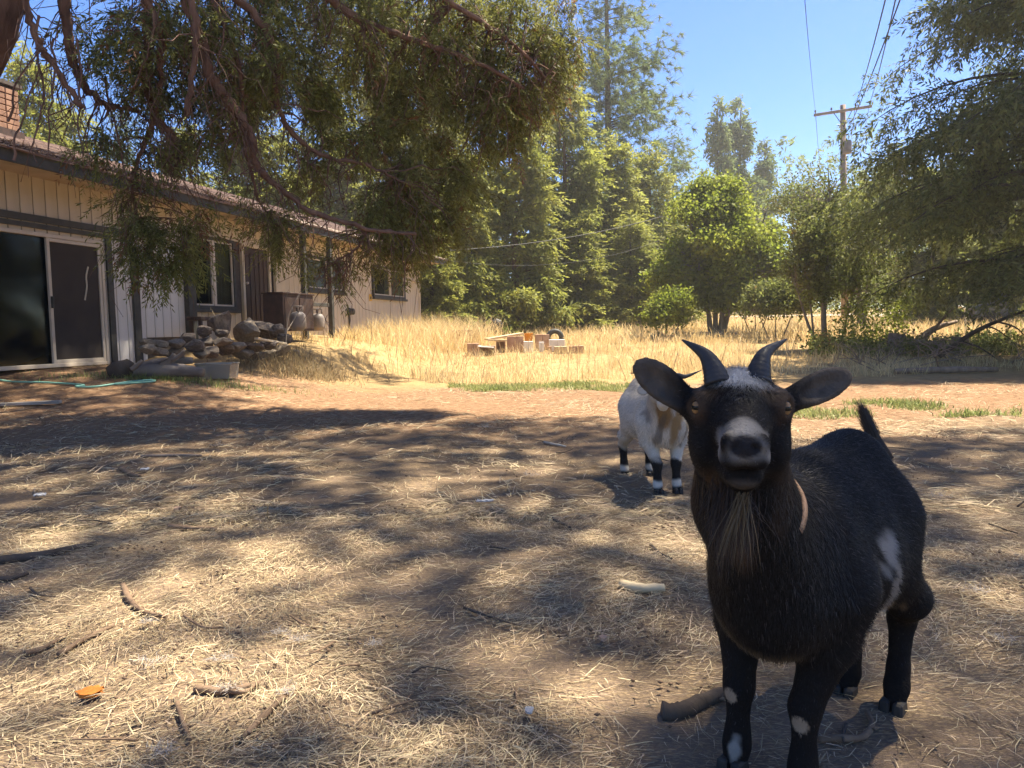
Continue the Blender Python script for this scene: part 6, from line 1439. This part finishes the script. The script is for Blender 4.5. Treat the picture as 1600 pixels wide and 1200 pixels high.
def flake(label, px, py, w, d, mat, cat, name, th=.006, group=None, crumple=.25):
    b = on_ground(px, py, .012); n = 7; V = []; rr = np.random.default_rng(int(px * 7 + py))
    for j in range(n):
        for i in range(n):
            u_, v_ = i / (n - 1) * 2 - 1, j / (n - 1) * 2 - 1; s_ = math.sqrt(max(0, 1 - .5 * v_ * v_)), math.sqrt(max(0, 1 - .5 * u_ * u_))
            V.append((u_ * s_[0] * w / 2 * (1 + .12 * rr.normal()), v_ * s_[1] * d / 2 * (1 + .12 * rr.normal()), .012 + crumple * w * .25 * rr.random()))
    V = np.array(V); V2 = V - [0, 0, th]; F = [(j * n + i, j * n + i + 1, (j + 1) * n + i + 1, (j + 1) * n + i) for j in range(n - 1) for i in range(n - 1)]
    mb = MB(); mb.add(np.concatenate([V, V2]), F + [tuple(q + n * n for q in reversed(f_)) for f_ in F] + [(i, i + n * n, i + 1 + n * n, i + 1) for i in range(n - 1)] + [(n * n - 1 - i, 2 * n * n - 1 - i, 2 * n * n - 2 - i, n * n - 2 - i) for i in range(n - 1)])
    return tag(mb.build(name, mat, None, smooth=False, loc=b), label, cat, group)
M['orange_bark'] = material('orange_bark', (0.36, 0.11, 0.015), (0.50, 0.18, 0.03), 30, 0.8, bump=.002, bscale=80)
M['paper'] = material('paper', (0.34, 0.325, 0.31), (0.45, 0.435, 0.42), 20, 0.8)
flake('bright orange flake of rotten bark in the sunny straw', 143, 1097, .062, .052, M['orange_bark'], 'bark flake', 'bark_flake', .010, crumple=.10)
flake('crumpled white paper scrap in the shade on the left', 227, 740, .06, .06, M['paper'], 'paper scrap', 'paper_scrap', .004, crumple=.6)
flake('grey dirty paper scrap lying farther left in the shade', 63, 781, .07, .06, M['paper'], 'paper scrap', 'paper_scrap', .004, crumple=.6)
flake('thin white paper strip in the middle shade', 757, 790, .09, .035, M['paper'], 'paper scrap', 'paper_scrap', .004, crumple=.4)
flake('tiny white scrap at the bottom middle', 827, 1130, .022, .03, M['paper'], 'paper scrap', 'paper_scrap', .004, crumple=.5)
flake('small brown bark chip in the shade', 278, 801, .04, .045, M['clay'], 'bark chip', 'bark_chip', .014)
flake('small brown bark chip below the wood chunk', 943, 1015, .026, .026, M['clay'], 'bark chip', 'bark_chip', .01)
M['fluff'] = material('fluff', (0.34, 0.30, 0.26), (0.44, 0.39, 0.34), 20, 0.9, transl=.2)
GF = 'tufts of shed white hair on the straw'
for (px, py, w) in ((231, 982, .035), (355, 1095, .05), (465, 1010, .05), (435, 1003, .04), (450, 1098, .04), (585, 1018, .035), (235, 1046, .06), (255, 1195, .06), (1465, 782, .10), (1523, 935, .07), (1570, 1020, .07), (830, 748, .09), (760, 672, .10), (340, 700, .10), (350, 1050, .06)):
    b = on_ground(px, py, .01); n = 60; d = rng.normal(size=(n, 3)); d[:, 2] = np.abs(d[:, 2]) * .5; d /= np.linalg.norm(d, axis=1)[:, None]
    v, f = ribbons(rng.normal(size=(n, 3)) * np.array([w, w * .6, .006]) * .34 + [0, 0, .012], d, .012 + .03 * rng.random(n) * w / .05, np.full(n, .0009 * (1 + b[1] / 3)), bend=.8, segs=2)
    tag(link('hair_tuft', np_mesh('hair_tuft', v, f, M['fluff']), None, b), 'soft tuft of shed white hair lying on the straw', 'hair tuft', GF)
# ------------------------------------------------------------------ air
hz = MB().box((0, 150, 12), (420, 460, 42)).build('haze', None); tag(hz, kind='stuff')
hm = bpy.data.materials.new('haze'); hm.use_nodes = True; N = hm.node_tree.nodes; N.remove(N['Principled BSDF'])
pvn = N.new('ShaderNodeVolumePrincipled'); pvn.inputs['Color'].default_value = (1.0, .95, .86, 1); pvn.inputs['Density'].default_value = 0.0015; pvn.inputs['Anisotropy'].default_value = 0.5
hm.node_tree.links.new(pvn.outputs[0], N['Material Output'].inputs['Volume']); hz.data.materials.append(hm)
